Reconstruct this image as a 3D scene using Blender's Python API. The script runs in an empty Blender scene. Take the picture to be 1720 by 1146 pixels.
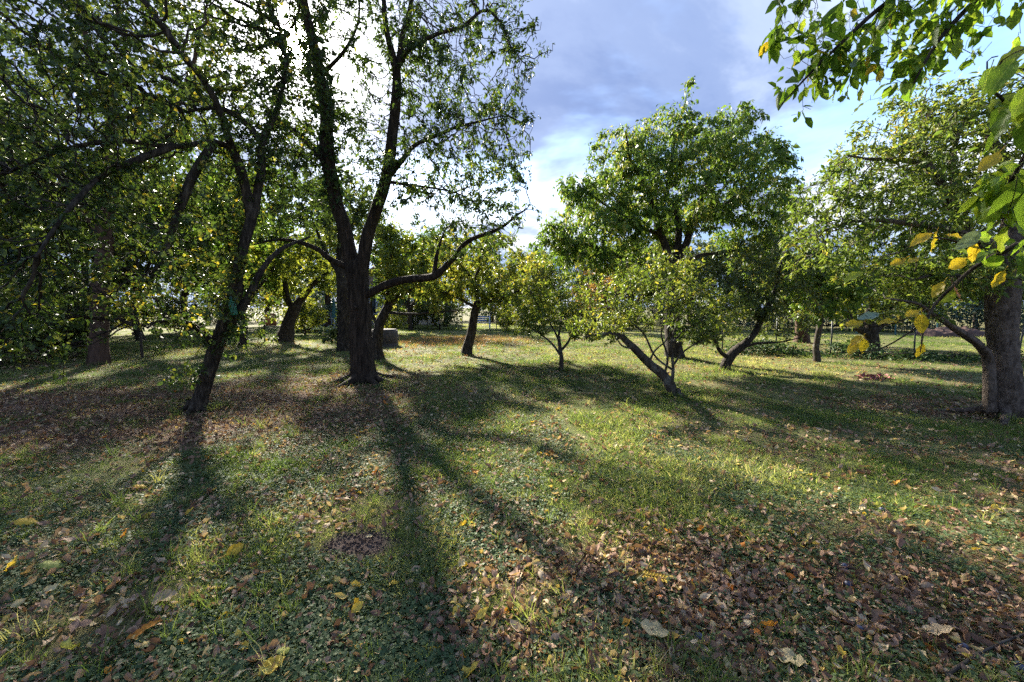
import bpy, math, random
import numpy as np
from mathutils import Vector, noise as mnoise

SEED = 7
random.seed(SEED)
rng = np.random.default_rng(SEED)
SC = bpy.context.scene
COL = SC.collection

# ------------------------------------------------------------------ camera
CAM_H = 1.5
F = 672.0                      # focal length in photo pixels (1720 wide)
CX, CY = 860.0, 573.0
HORIZON = 515.0
PITCH = math.atan((CY - HORIZON) / F)
cam_d = bpy.data.cameras.new('camera')
cam = bpy.data.objects.new('camera', cam_d)
COL.objects.link(cam)
cam.location = (0, 0, CAM_H)
cam.rotation_euler = (math.pi / 2 - PITCH, 0, 0)
cam_d.sensor_width = 36.0
cam_d.lens = 36.0 * F / 1720.0
cam_d.clip_start = 0.05
cam_d.clip_end = 2000
SC.camera = cam

FW = np.array([0, math.cos(PITCH), -math.sin(PITCH)])
UP = np.array([0, math.sin(PITCH), math.cos(PITCH)])


def ray(px, py):
    return FW + np.array([(px - CX) / F, 0, 0]) + UP * ((CY - py) / F)


def at(px, py, depth):
    """world point seen at a photo pixel, at a given distance along +Y"""
    d = ray(px, py)
    return np.array([0, 0, CAM_H]) + d * (depth / d[1])


# ------------------------------------------------------------------ light
sd = ray(500, 72)
sd = sd / np.linalg.norm(sd)
SUN_EL = math.asin(sd[2])
SUN_AZ = math.atan2(sd[0], sd[1])
sun_d = bpy.data.lights.new('sun', 'SUN')
sun_d.energy = 4.3
sun_d.angle = math.radians(2.4)
sun_d.color = (1.0, 0.93, 0.80)
sun = bpy.data.objects.new('sun', sun_d)
COL.objects.link(sun)
sun.rotation_euler = Vector(sd).to_track_quat('Z', 'Y').to_euler()

SC.view_settings.view_transform = 'Standard'
SC.view_settings.look = 'None'
SC.view_settings.gamma = 1.0
SC.view_settings.use_curve_mapping = False
SC.view_settings.exposure = 2.5
SC.cycles.use_denoising = False
SC.cycles.adaptive_threshold = 0.03
SC.cycles.max_bounces = 6
SC.cycles.diffuse_bounces = 4
SC.cycles.glossy_bounces = 2
SC.cycles.transmission_bounces = 3
SC.cycles.transparent_max_bounces = 4
SC.cycles.sample_clamp_indirect = 4.0
SC.cycles.caustics_reflective = False
SC.cycles.caustics_refractive = False

world = bpy.data.worlds.new('World')
SC.world = world
world.use_nodes = True


def build_world():
    nt = world.node_tree
    N, L = nt.nodes, nt.links
    bg = N['Background']

    def math_(op, a, b=None, c=None):
        n = N.new('ShaderNodeMath')
        n.operation = op
        for i, v in enumerate((a, b, c)):
            if v is None:
                continue
            if isinstance(v, (int, float)):
                n.inputs[i].default_value = v
            else:
                L.new(v, n.inputs[i])
        return n.outputs[0]

    sky = N.new('ShaderNodeTexSky')
    sky.sky_type = 'NISHITA'
    sky.sun_disc = False
    sky.sun_elevation = SUN_EL
    sky.sun_rotation = SUN_AZ
    sky.air_density = 1.0
    sky.dust_density = 0.4
    sky.ozone_density = 3.0
    tc = N.new('ShaderNodeTexCoord')
    sep = N.new('ShaderNodeSeparateXYZ')
    L.new(tc.outputs['Generated'], sep.inputs[0])
    # cloud sheet: direction projected on a plane overhead
    zz = math_('ADD', math_('MAXIMUM', sep.outputs[2], 0.0), 0.22)
    cmb = N.new('ShaderNodeCombineXYZ')
    L.new(math_('DIVIDE', sep.outputs[0], zz), cmb.inputs[0])
    L.new(math_('DIVIDE', sep.outputs[1], zz), cmb.inputs[1])
    cmb.inputs[2].default_value = 3.7

    def noise(scale, detail, rough, dist, off):
        m = N.new('ShaderNodeMapping')
        m.inputs['Location'].default_value = off
        L.new(cmb.outputs[0], m.inputs[0])
        n = N.new('ShaderNodeTexNoise')
        n.inputs['Scale'].default_value = scale
        n.inputs['Detail'].default_value = detail
        n.inputs['Roughness'].default_value = rough
        n.inputs['Distortion'].default_value = dist
        L.new(m.outputs[0], n.inputs['Vector'])
        return n.outputs[0]

    def ramp(v, stops):
        r = N.new('ShaderNodeValToRGB')
        e = r.color_ramp.elements
        while len(e) < len(stops):
            e.new(0.5)
        for el, (p, c) in zip(e, stops):
            el.position = p
            el.color = (*c, 1)
        r.color_ramp.interpolation = 'EASE'
        L.new(v, r.inputs[0])
        return r.outputs[0]

    cover = ramp(noise(1.15, 6, 0.55, 0.25, (0.35, 0.1, 0)), [(0.32, (0, 0, 0)), (0.54, (1, 1, 1))])
    body = ramp(noise(0.9, 7, 0.6, 0.3, (2.1, 0.6, 0)),
                [(0.36, (0.46, 0.68, 1.32)), (0.47, (0.68, 0.92, 1.56)), (0.56, (1.1, 1.36, 1.95)), (0.66, (2.5, 2.65, 2.9))])
    # forward scattering of sunlight by thin cloud round the sun
    dot = N.new('ShaderNodeVectorMath')
    dot.operation = 'DOT_PRODUCT'
    L.new(tc.outputs['Generated'], dot.inputs[0])
    dot.inputs[1].default_value = tuple(sd)
    dc = math_('MAXIMUM', dot.outputs['Value'], 0.0)
    glow = math_('ADD', math_('MULTIPLY', math_('POWER', dc, 9), 0.5),
                 math_('ADD', math_('MULTIPLY', math_('POWER', dc, 140), 12.0), math_('MULTIPLY', math_('POWER', dc, 2500), 160.0)))
    glowc = N.new('ShaderNodeMix')
    glowc.data_type = 'RGBA'
    glowc.blend_type = 'MULTIPLY'
    glowc.inputs['Factor'].default_value = 1.0
    glowc.inputs[6].default_value = (1.0, 0.96, 0.9, 1)
    L.new(glow, glowc.inputs[7])
    mix = N.new('ShaderNodeMix')
    mix.data_type = 'RGBA'
    # cloud banks close up towards the horizon
    low = math_('MULTIPLY', math_('SUBTRACT', 0.55, sep.outputs[2]), 2.2)
    low = math_('MINIMUM', math_('MAXIMUM', low, 0.0), 0.95)
    cov = math_('MAXIMUM', cover, low)
    L.new(cov, mix.inputs['Factor'])
    L.new(sky.outputs[0], mix.inputs[6])
    L.new(body, mix.inputs[7])
    add = N.new('ShaderNodeMix')
    add.data_type = 'RGBA'
    add.blend_type = 'ADD'
    add.inputs['Factor'].default_value = 1.0
    L.new(mix.outputs[2], add.inputs[6])
    L.new(glowc.outputs[2], add.inputs[7])
    L.new(add.outputs[2], bg.inputs[0])
    bg.inputs[1].default_value = 0.10


build_world()

# ------------------------------------------------------------------ helpers


def tag(o, label=None, cat=None, group=None, kind=None):
    if label:
        o['label'] = label
    if cat:
        o['category'] = cat
    if group:
        o['group'] = group
    if kind:
        o['kind'] = kind
    return o


def empty(name, loc=(0, 0, 0), rz=0.0):
    o = bpy.data.objects.new(name, None)
    COL.objects.link(o)
    o.location = loc
    o.rotation_euler = (0, 0, rz)
    o.empty_display_size = 0.2
    return o


def link(name, me, mat=None, parent=None):
    o = bpy.data.objects.new(name, me)
    COL.objects.link(o)
    if mat is not None and not me.materials:
        me.materials.append(mat)
    if parent is not None:
        o.parent = parent
    return o


def np_mesh(name, V, faces, tint=None, smooth=False, extra=None):
    """faces: int array (n,k) or list of such arrays"""
    me = bpy.data.meshes.new(name)
    if isinstance(faces, np.ndarray):
        faces = [faces]
    faces = [f for f in faces if len(f)]
    V = np.ascontiguousarray(V, dtype=np.float32)
    me.vertices.add(len(V))
    me.vertices.foreach_set('co', V.ravel())
    if faces:
        loops = np.concatenate([f.ravel() for f in faces]).astype(np.int32)
        sizes = np.concatenate([np.full(len(f), f.shape[1], np.int32) for f in faces])
        starts = np.concatenate([[0], np.cumsum(sizes)[:-1]]).astype(np.int32)
        me.loops.add(len(loops))
        me.loops.foreach_set('vertex_index', loops)
        me.polygons.add(len(sizes))
        me.polygons.foreach_set('loop_start', starts)
        me.polygons.foreach_set('loop_total', sizes)
        if smooth:
            me.polygons.foreach_set('use_smooth', np.ones(len(sizes), bool))
    if tint is not None:
        a = me.attributes.new('tint', 'FLOAT', 'POINT')
        a.data.foreach_set('value', np.ascontiguousarray(tint, dtype=np.float32))
    for k, v in (extra or {}).items():
        a = me.attributes.new(k, 'FLOAT', 'POINT')
        a.data.foreach_set('value', np.ascontiguousarray(v, dtype=np.float32))
    me.update(calc_edges=True)
    return me


def norm(v):
    return v / np.maximum(np.linalg.norm(v, axis=-1, keepdims=True), 1e-9)


def ss(a, b, x):
    t = np.clip((x - a) / (b - a), 0, 1)
    return t * t * (3 - 2 * t)


# value noise on a plane, vectorised
_perm = np.random.default_rng(99).random((64, 64))


def vnoise(x, y):
    xi, yi = np.floor(x).astype(int), np.floor(y).astype(int)
    fx, fy = x - xi, y - yi
    fx, fy = fx * fx * (3 - 2 * fx), fy * fy * (3 - 2 * fy)
    g = lambda a, b: _perm[a % 64, b % 64]
    return (g(xi, yi) * (1 - fx) * (1 - fy) + g(xi + 1, yi) * fx * (1 - fy)
            + g(xi, yi + 1) * (1 - fx) * fy + g(xi + 1, yi + 1) * fx * fy)


def fbm(x, y, o=4):
    s, a, t = 0, 1.0, 0
    for i in range(o):
        s = s + a * vnoise(x * 2 ** i + 17 * i, y * 2 ** i + 31 * i)
        t += a
        a *= 0.5
    return s / t


# the lie of the land: gentle bumps, a low bank across the right-hand side
def gz(x, y):
    x = np.asarray(x, float)
    y = np.asarray(y, float)
    r = np.hypot(x, y)
    z = (fbm(x * 0.35, y * 0.35, 3) - 0.5) * 0.12 * ss(2.0, 5.0, r)
    z = z + (fbm(x * 2.1 + 5, y * 2.1, 3) - 0.5) * 0.035
    return z - 0.0


def ground(px, py):
    d = ray(px, py)
    t = CAM_H / -d[2]
    p = np.array([0, 0, CAM_H]) + d * t
    p[2] = float(gz(p[0], p[1]))
    return p


# ------------------------------------------------------------------ materials
MATS = {}


def new_mat(name):
    m = bpy.data.materials.new(name)
    m.use_nodes = True
    nt = m.node_tree
    nt.nodes.clear()
    out = nt.nodes.new('ShaderNodeOutputMaterial')
    return m, nt.nodes, nt.links, out


def set_ramp(node, stops):
    e = node.color_ramp.elements
    while len(e) < len(stops):
        e.new(0.5)
    for el, (p, c) in zip(e, stops):
        el.position = p
        el.color = (*c, 1)


def leaf_mat(name, stops, trans=0.45, rough=0.45, attr='GEOMETRY', spec=0.35, tgain=1.25):
    m, N, L, out = new_mat(name)
    if attr == 'OBJECT_RANDOM':
        a = N.new('ShaderNodeObjectInfo')
        src = a.outputs['Random']
    else:
        a = N.new('ShaderNodeAttribute')
        a.attribute_type = attr
        a.attribute_name = 'tint'
        src = a.outputs['Fac']
    r = N.new('ShaderNodeValToRGB')
    set_ramp(r, stops)
    L.new(src, r.inputs[0])
    col = r.outputs[0]
    tex = N.new('ShaderNodeTexNoise')
    tex.inputs['Scale'].default_value = 28
    tex.inputs['Detail'].default_value = 2
    tcn = N.new('ShaderNodeTexCoord')
    L.new(tcn.outputs['Object'], tex.inputs['Vector'])
    mr = N.new('ShaderNodeMapRange')
    mr.inputs['To Min'].default_value = 0.6
    mr.inputs['To Max'].default_value = 1.4
    L.new(tex.outputs[0], mr.inputs[0])
    mul = N.new('ShaderNodeMix')
    mul.data_type = 'RGBA'
    mul.blend_type = 'MULTIPLY'
    mul.inputs['Factor'].default_value = 1
    L.new(col, mul.inputs[6])
    L.new(mr.outputs[0], mul.inputs[7])
    col = mul.outputs[2]
    if attr == 'OBJECT_RANDOM':
        def mth(op, a_, b_=None):
            n = N.new('ShaderNodeMath')
            n.operation = op
            for i, v in enumerate((a_, b_)):
                if v is None:
                    continue
                if isinstance(v, (int, float)):
                    n.inputs[i].default_value = v
                else:
                    L.new(v, n.inputs[i])
            return n.outputs[0]
        sp = N.new('ShaderNodeSeparateXYZ')
        L.new(tcn.outputs['Object'], sp.inputs[0])
        ay = mth('ABSOLUTE', sp.outputs[1])
        mid = mth('LESS_THAN', ay, 0.0011)
        fr = mth('FRACT', mth('MULTIPLY', mth('SUBTRACT', sp.outputs[0], mth('MULTIPLY', ay, 0.9)), 105.0))
        side = mth('MULTIPLY', mth('LESS_THAN', fr, 0.14), 0.55)
        vein = mth('MULTIPLY', mth('MAXIMUM', mid, side), 0.55)
        vm = N.new('ShaderNodeMix')
        vm.data_type = 'RGBA'
        L.new(vein, vm.inputs['Factor'])
        L.new(col, vm.inputs[6])
        vm.inputs[7].default_value = (*[min(1, c_ * 1.25 + .05) for c_ in stops[-1][1]], 1)
        bl = N.new('ShaderNodeTexNoise')
        bl.inputs['Scale'].default_value = 34
        bl.inputs['Detail'].default_value = 4
        oi = N.new('ShaderNodeObjectInfo')
        av = N.new('ShaderNodeVectorMath')
        av.operation = 'ADD'
        L.new(tcn.outputs['Object'], av.inputs[0])
        L.new(oi.outputs['Location'], av.inputs[1])
        L.new(av.outputs[0], bl.inputs['Vector'])
        br = N.new('ShaderNodeValToRGB')
        set_ramp(br, [(0.58, (0, 0, 0)), (0.74, (.75, .75, .75))])
        L.new(bl.outputs[0], br.inputs[0])
        bm = N.new('ShaderNodeMix')
        bm.data_type = 'RGBA'
        L.new(br.outputs[0], bm.inputs['Factor'])
        L.new(vm.outputs[2], bm.inputs[6])
        bm.inputs[7].default_value = (*[c_ * .38 for c_ in stops[0][1]], 1)
        col = bm.outputs[2]
    p = N.new('ShaderNodeBsdfPrincipled')
    p.inputs['Roughness'].default_value = rough
    p.inputs['Specular IOR Level'].default_value = spec
    L.new(col, p.inputs['Base Color'])
    t = N.new('ShaderNodeBsdfTranslucent')
    g = N.new('ShaderNodeMix')
    g.data_type = 'RGBA'
    g.blend_type = 'MULTIPLY'
    g.inputs['Factor'].default_value = 1
    g.inputs[7].default_value = (tgain * 1.15, tgain * 1.1, tgain * 0.55, 1)
    L.new(col, g.inputs[6])
    L.new(g.outputs[2], t.inputs[0])
    mx = N.new('ShaderNodeMixShader')
    mx.inputs[0].default_value = trans
    L.new(p.outputs[0], mx.inputs[1])
    L.new(t.outputs[0], mx.inputs[2])
    L.new(mx.outputs[0], out.inputs[0])
    MATS[name] = m
    return m


def bark_mat(name, c0, c1, c2, scale=9.0, stretch=0.22, bump=0.5, lichen=None):
    m, N, L, out = new_mat(name)
    tc = N.new('ShaderNodeTexCoord')
    mp = N.new('ShaderNodeMapping')
    mp.inputs['Scale'].default_value = (1, 1, stretch)
    L.new(tc.outputs['Object'], mp.inputs[0])
    n1 = N.new('ShaderNodeTexNoise')
    n1.inputs['Scale'].default_value = scale
    n1.inputs['Detail'].default_value = 8
    n1.inputs['Roughness'].default_value = 0.65
    L.new(mp.outputs[0], n1.inputs['Vector'])
    r = N.new('ShaderNodeValToRGB')
    set_ramp(r, [(0.3, c0), (0.5, c1), (0.72, c2)])
    L.new(n1.outputs[0], r.inputs[0])
    col = r.outputs[0]
    if lichen:
        n2 = N.new('ShaderNodeTexNoise')
        n2.inputs['Scale'].default_value = 5.0
        n2.inputs['Detail'].default_value = 7
        n2.inputs['Roughness'].default_value = 0.7
        L.new(tc.outputs['Object'], n2.inputs['Vector'])
        r2 = N.new('ShaderNodeValToRGB')
        set_ramp(r2, [(0.52, (0, 0, 0)), (0.62, (0.8, 0.8, 0.8))])
        L.new(n2.outputs[0], r2.inputs[0])
        mx = N.new('ShaderNodeMix')
        mx.data_type = 'RGBA'
        L.new(r2.outputs[0], mx.inputs['Factor'])
        L.new(col, mx.inputs[6])
        mx.inputs[7].default_value = (*lichen, 1)
        col = mx.outputs[2]
    p = N.new('ShaderNodeBsdfPrincipled')
    p.inputs['Roughness'].default_value = 0.9
    p.inputs['Specular IOR Level'].default_value = 0.15
    L.new(col, p.inputs['Base Color'])
    b = N.new('ShaderNodeBump')
    b.inputs['Strength'].default_value = bump
    b.inputs['Distance'].default_value = 0.03
    L.new(n1.outputs[0], b.inputs['Height'])
    L.new(b.outputs[0], p.inputs['Normal'])
    L.new(p.outputs[0], out.inputs[0])
    MATS[name] = m
    return m


def plain_mat(name, c, rough=0.7, var=0.35, scale=12.0, bump=0.0, spec=0.3, metal=0.0):
    m, N, L, out = new_mat(name)
    tc = N.new('ShaderNodeTexCoord')
    n1 = N.new('ShaderNodeTexNoise')
    n1.inputs['Scale'].default_value = scale
    n1.inputs['Detail'].default_value = 6
    L.new(tc.outputs['Object'], n1.inputs['Vector'])
    r = N.new('ShaderNodeValToRGB')
    set_ramp(r, [(0.25, tuple(v * (1 - var) for v in c)), (0.75, tuple(min(1, v * (1 + var)) for v in c))])
    L.new(n1.outputs[0], r.inputs[0])
    p = N.new('ShaderNodeBsdfPrincipled')
    p.inputs['Roughness'].default_value = rough
    p.inputs['Specular IOR Level'].default_value = spec
    p.inputs['Metallic'].default_value = metal
    L.new(r.outputs[0], p.inputs['Base Color'])
    if bump:
        b = N.new('ShaderNodeBump')
        b.inputs['Strength'].default_value = bump
        b.inputs['Distance'].default_value = 0.02
        L.new(n1.outputs[0], b.inputs['Height'])
        L.new(b.outputs[0], p.inputs['Normal'])
    L.new(p.outputs[0], out.inputs[0])
    MATS[name] = m
    return m


G_DARK, G_MID, G_LIGHT, G_YEL, YEL, ORA = ((0.028, 0.05, 0.016), (0.055, 0.095, 0.022), (0.10, 0.15, 0.03),
                                          (0.20, 0.22, 0.035), (0.42, 0.30, 0.03), (0.38, 0.17, 0.03))
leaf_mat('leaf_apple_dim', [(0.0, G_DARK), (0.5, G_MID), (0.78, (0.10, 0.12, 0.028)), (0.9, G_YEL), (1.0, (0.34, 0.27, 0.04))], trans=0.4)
leaf_mat('leaf_pear', [(0.0, G_DARK), (0.55, G_MID), (0.85, G_LIGHT), (1.0, G_YEL)], trans=0.42, rough=0.45, spec=0.25)
leaf_mat('leaf_cherry', [(0.0, (0.045, 0.09, 0.02)), (0.5, (0.085, 0.15, 0.03)), (0.85, (0.15, 0.22, 0.045)), (1.0, (0.25, 0.25, 0.075))], trans=0.45, rough=0.45, spec=0.22)
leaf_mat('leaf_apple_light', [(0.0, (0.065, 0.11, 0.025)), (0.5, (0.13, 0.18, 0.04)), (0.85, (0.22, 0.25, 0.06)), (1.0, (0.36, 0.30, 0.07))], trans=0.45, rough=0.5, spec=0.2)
leaf_mat('leaf_over', [(0.0, (0.08, 0.15, 0.02)), (0.6, (0.14, 0.23, 0.03)), (1.0, (0.24, 0.29, 0.04))], trans=0.6, rough=0.5, spec=0.2)
leaf_mat('leaf_plum', [(0.0, (0.06, 0.10, 0.02)), (0.5, (0.115, 0.155, 0.03)), (0.88, (0.21, 0.23, 0.045)), (1.0, (0.32, 0.27, 0.055))], trans=0.45)
leaf_mat('leaf_far', [(0.0, (0.035, 0.06, 0.02)), (0.5, (0.07, 0.10, 0.03)), (0.85, (0.13, 0.15, 0.04)), (1.0, (0.26, 0.22, 0.05))], trans=0.42)
leaf_mat('leaf_far_yellow', [(0.0, (0.09, 0.125, 0.025)), (0.5, (0.17, 0.20, 0.035)), (1.0, (0.33, 0.30, 0.055))], trans=0.5)
leaf_mat('leaf_far_red', [(0.0, (0.12, 0.08, 0.03)), (0.5, (0.20, 0.12, 0.05)), (1.0, (0.28, 0.17, 0.06))], trans=0.45)
leaf_mat('needle', [(0.0, (0.02, 0.045, 0.03)), (0.6, (0.04, 0.075, 0.05)), (1.0, (0.07, 0.11, 0.07))], trans=0.15, rough=0.6)
leaf_mat('ivy', [(0.0, (0.02, 0.045, 0.018)), (0.7, (0.045, 0.08, 0.03)), (1.0, (0.09, 0.12, 0.04))], trans=0.25, rough=0.6, spec=0.12)
leaf_mat('near_green', [(0.0, (0.10, 0.18, 0.02)), (0.6, (0.17, 0.27, 0.03)), (1.0, (0.27, 0.32, 0.035))], trans=0.6, attr='OBJECT_RANDOM', rough=0.4, spec=0.3)
leaf_mat('near_yellow', [(0.0, (0.35, 0.28, 0.015)), (1.0, (0.5, 0.36, 0.03))], trans=0.5, attr='OBJECT_RANDOM')
leaf_mat('near_grey', [(0.0, (0.10, 0.16, 0.10)), (1.0, (0.18, 0.24, 0.17))], trans=0.25, attr='OBJECT_RANDOM', rough=0.4, spec=0.5)
leaf_mat('near_brown', [(0.0, (0.18, 0.07, 0.03)), (1.0, (0.28, 0.13, 0.05))], trans=0.3, attr='OBJECT_RANDOM')
leaf_mat('grass', [(0.0, (0.055, 0.10, 0.03)), (0.4, (0.13, 0.18, 0.055)), (0.7, (0.25, 0.265, 0.11)), (1.0, (0.48, 0.42, 0.27))], trans=0.55, attr='INSTANCER', rough=0.55, spec=0.15)
leaf_mat('clover', [(0.0, (0.045, 0.075, 0.032)), (0.6, (0.085, 0.125, 0.055)), (1.0, (0.17, 0.19, 0.10))], trans=0.35, attr='INSTANCER', rough=0.6, spec=0.12)
leaf_mat('litter', [(0.0, (0.07, 0.04, 0.028)), (0.3, (0.17, 0.095, 0.065)), (0.6, (0.33, 0.21, 0.14)), (0.8, (0.50, 0.39, 0.25)), (0.92, (0.56, 0.40, 0.08)), (1.0, (0.42, 0.14, 0.03))], trans=0.2, attr='INSTANCER', rough=0.7, spec=0.12)
leaf_mat('weed_red', [(0.0, (0.18, 0.17, 0.06)), (0.5, (0.27, 0.19, 0.09)), (1.0, (0.36, 0.18, 0.12))], trans=0.4, attr='INSTANCER')
FALLEN = {
    'yellow': leaf_mat('fallen_yellow', [(0.0, (0.42, 0.27, 0.03)), (1.0, (0.58, 0.42, 0.08))], trans=0.25, attr='OBJECT_RANDOM', spec=0.12, rough=0.7),
    'tan': leaf_mat('fallen_tan', [(0.0, (0.28, 0.19, 0.11)), (1.0, (0.40, 0.30, 0.18))], trans=0.2, attr='OBJECT_RANDOM', spec=0.12, rough=0.7),
    'brown': leaf_mat('fallen_brown', [(0.0, (0.17, 0.09, 0.06)), (1.0, (0.31, 0.18, 0.12))], trans=0.15, attr='OBJECT_RANDOM', spec=0.12, rough=0.7),
    'pale': leaf_mat('fallen_pale', [(0.0, (0.36, 0.28, 0.15)), (1.0, (0.45, 0.37, 0.20))], trans=0.2, attr='OBJECT_RANDOM', spec=0.12, rough=0.7),
    'orange': leaf_mat('fallen_orange', [(0.0, (0.42, 0.15, 0.025)), (1.0, (0.52, 0.25, 0.04))], trans=0.25, attr='OBJECT_RANDOM', spec=0.12, rough=0.7),
    'green': leaf_mat('fallen_green', [(0.0, (0.26, 0.27, 0.06)), (1.0, (0.38, 0.38, 0.13))], trans=0.25, attr='OBJECT_RANDOM', spec=0.12, rough=0.7),
}
bark_mat('bark_dark', (0.008, 0.007, 0.006), (0.034, 0.027, 0.021), (0.11, 0.09, 0.068), 24, 0.28, 1.0)
bark_mat('bark_big', (0.008, 0.006, 0.005), (0.03, 0.022, 0.016), (0.09, 0.066, 0.048), 22, 0.12, 1.0)
bark_mat('bark_grey', (0.022, 0.016, 0.013), (0.085, 0.065, 0.052), (0.17, 0.135, 0.11), 26, 0.45, 1.0, lichen=(0.16, 0.125, 0.10))
bark_mat('bark_mid', (0.025, 0.020, 0.016), (0.05, 0.04, 0.032), (0.10, 0.085, 0.07), 16, 0.4, 0.6, lichen=(0.15, 0.145, 0.12))
bark_mat('bark_brown', (0.03, 0.018, 0.012), (0.07, 0.042, 0.03), (0.11, 0.07, 0.05), 9, 0.2, 0.6)

# ------------------------------------------------------------------ the ground


def zone(x, y, c, rx, ry, soft=0.35):
    d = np.hypot((x - c[0]) / rx, (y - c[1]) / ry) + (fbm(x * 1.3 + 3, y * 1.3, 3) - 0.5) * 0.7
    return ss(1 + soft, 1 - soft, d)


Z_LEFT = ground(150, 690)
Z_FRONT = ground(1420, 985)
Z_RIGHT = ground(1600, 680)
Z_TRUNK = ground(560, 660)
DIRT = ground(612, 918)


def litter_amount(x, y):
    a = zone(x, y, Z_LEFT, 4.6, 1.9, .5) * .95
    b = zone(x, y, (1.7, 1.9), 1.35, 0.75, .6) * 0.7 * (.55 + .6 * ss(.4, .6, fbm(x * 2.3, y * 2.3 + 50, 3)))
    c = zone(x, y, Z_RIGHT, 1.7, 0.75) * 0.8
    d = zone(x, y, (-3.6, 7.2), 2.4, 1.6) * 0.7
    return np.clip(np.maximum.reduce([a, b, c, d]) + 0.10 + (0.14 + 0.2 * ss(6.0, 2.5, y) * (.55 + .45 * ss(-1.2, .8, x))) * ss(.34, .62, fbm(x * 1.1 + 70, y * 1.1, 3)), 0, 1)


def build_ground():
    def axis(lo, hi, fine):
        a = np.arange(-fine, fine + 1e-6, 0.16)
        g = fine * 1.16 ** np.arange(1, 40)
        g = g[g < max(abs(lo), hi)]
        return np.concatenate([-g[::-1], a, g])
    xs = axis(-450, 450, 13.0)
    ys = axis(-450, 450, 13.0)
    xs[0], xs[-1] = -480, 480
    ys[0], ys[-1] = -480, 480
    X, Y = np.meshgrid(xs, ys)
    Z = gz(X, Y)
    n, mth = X.shape
    V = np.stack([X.ravel(), Y.ravel(), Z.ravel()], 1)
    i = np.arange(n * mth).reshape(n, mth)
    Fq = np.stack([i[:-1, :-1], i[:-1, 1:], i[1:, 1:], i[1:, :-1]], -1).reshape(-1, 4)
    lit = litter_amount(V[:, 0], V[:, 1])
    dirt = zone(V[:, 0], V[:, 1], DIRT, 0.3, 0.17, 0.3)
    me = np_mesh('ground', V, Fq, smooth=True, extra={'litter': lit, 'dirt': dirt})
    m, N, L, out = new_mat('lawn')
    tc = N.new('ShaderNodeTexCoord')

    def nz(scale, detail=6, rough=0.6):
        k = N.new('ShaderNodeTexNoise')
        k.inputs['Scale'].default_value = scale
        k.inputs['Detail'].default_value = detail
        k.inputs['Roughness'].default_value = rough
        L.new(tc.outputs['Object'], k.inputs['Vector'])
        return k.outputs[0]

    def rampn(src, stops):
        r = N.new('ShaderNodeValToRGB')
        set_ramp(r, stops)
        L.new(src, r.inputs[0])
        return r.outputs[0]

    def mixc(f, a, b):
        k = N.new('ShaderNodeMix')
        k.data_type = 'RGBA'
        L.new(f, k.inputs['Factor'])
        L.new(a, k.inputs[6])
        L.new(b, k.inputs[7])
        return k.outputs[2]
    fine = nz(55, 8, 0.75)
    grass = rampn(fine, [(0.3, (0.035, 0.04, 0.018)), (0.5, (0.10, 0.115, 0.04)), (0.7, (0.20, 0.20, 0.08))])
    dry = rampn(fine, [(0.3, (0.05, 0.035, 0.02)), (0.5, (0.14, 0.12, 0.05)), (0.7, (0.27, 0.23, 0.11))])
    base = mixc(rampn(nz(0.8, 5), [(0.42, (0, 0, 0)), (0.62, (0.85, 0.85, 0.85))]), grass, dry)
    lc = rampn(nz(38, 6, 0.8), [(0.3, (0.03, 0.02, 0.014)), (0.5, (0.10, 0.06, 0.04)), (0.68, (0.24, 0.16, 0.11))])
    al = N.new('ShaderNodeAttribute')
    al.attribute_name = 'litter'
    base = mixc(al.outputs['Fac'], base, lc)
    ad = N.new('ShaderNodeAttribute')
    ad.attribute_name = 'dirt'
    soil = rampn(nz(90, 8, 0.8), [(0.3, (0.035, 0.024, 0.020)), (0.7, (0.12, 0.085, 0.07))])
    base = mixc(ad.outputs['Fac'], base, soil)
    p = N.new('ShaderNodeBsdfPrincipled')
    p.inputs['Roughness'].default_value = 0.95
    p.inputs['Specular IOR Level'].default_value = 0.1
    L.new(base, p.inputs['Base Color'])
    b = N.new('ShaderNodeBump')
    b.inputs['Strength'].default_value = 0.8
    b.inputs['Distance'].default_value = 0.02
    L.new(fine, b.inputs['Height'])
    L.new(b.outputs[0], p.inputs['Normal'])
    L.new(p.outputs[0], out.inputs[0])
    o = link('ground', me, m)
    tag(o, 'lawn of mown grass strewn with autumn leaves under the orchard trees', kind='structure')
    return o


GROUND = build_ground()

# ------------------------------------------------------------------ scattered ground cover (uncountable)


def leaf_outline(L, W, n=5, shape=1.0):
    """half widths along a leaf"""
    t = np.linspace(0, 1, n)
    w = np.sin(np.pi * t ** (0.8 * shape)) ** 0.85 * W / 2
    w[0] = W * 0.03
    w[-1] = W * 0.01
    return t * L, w


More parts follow.
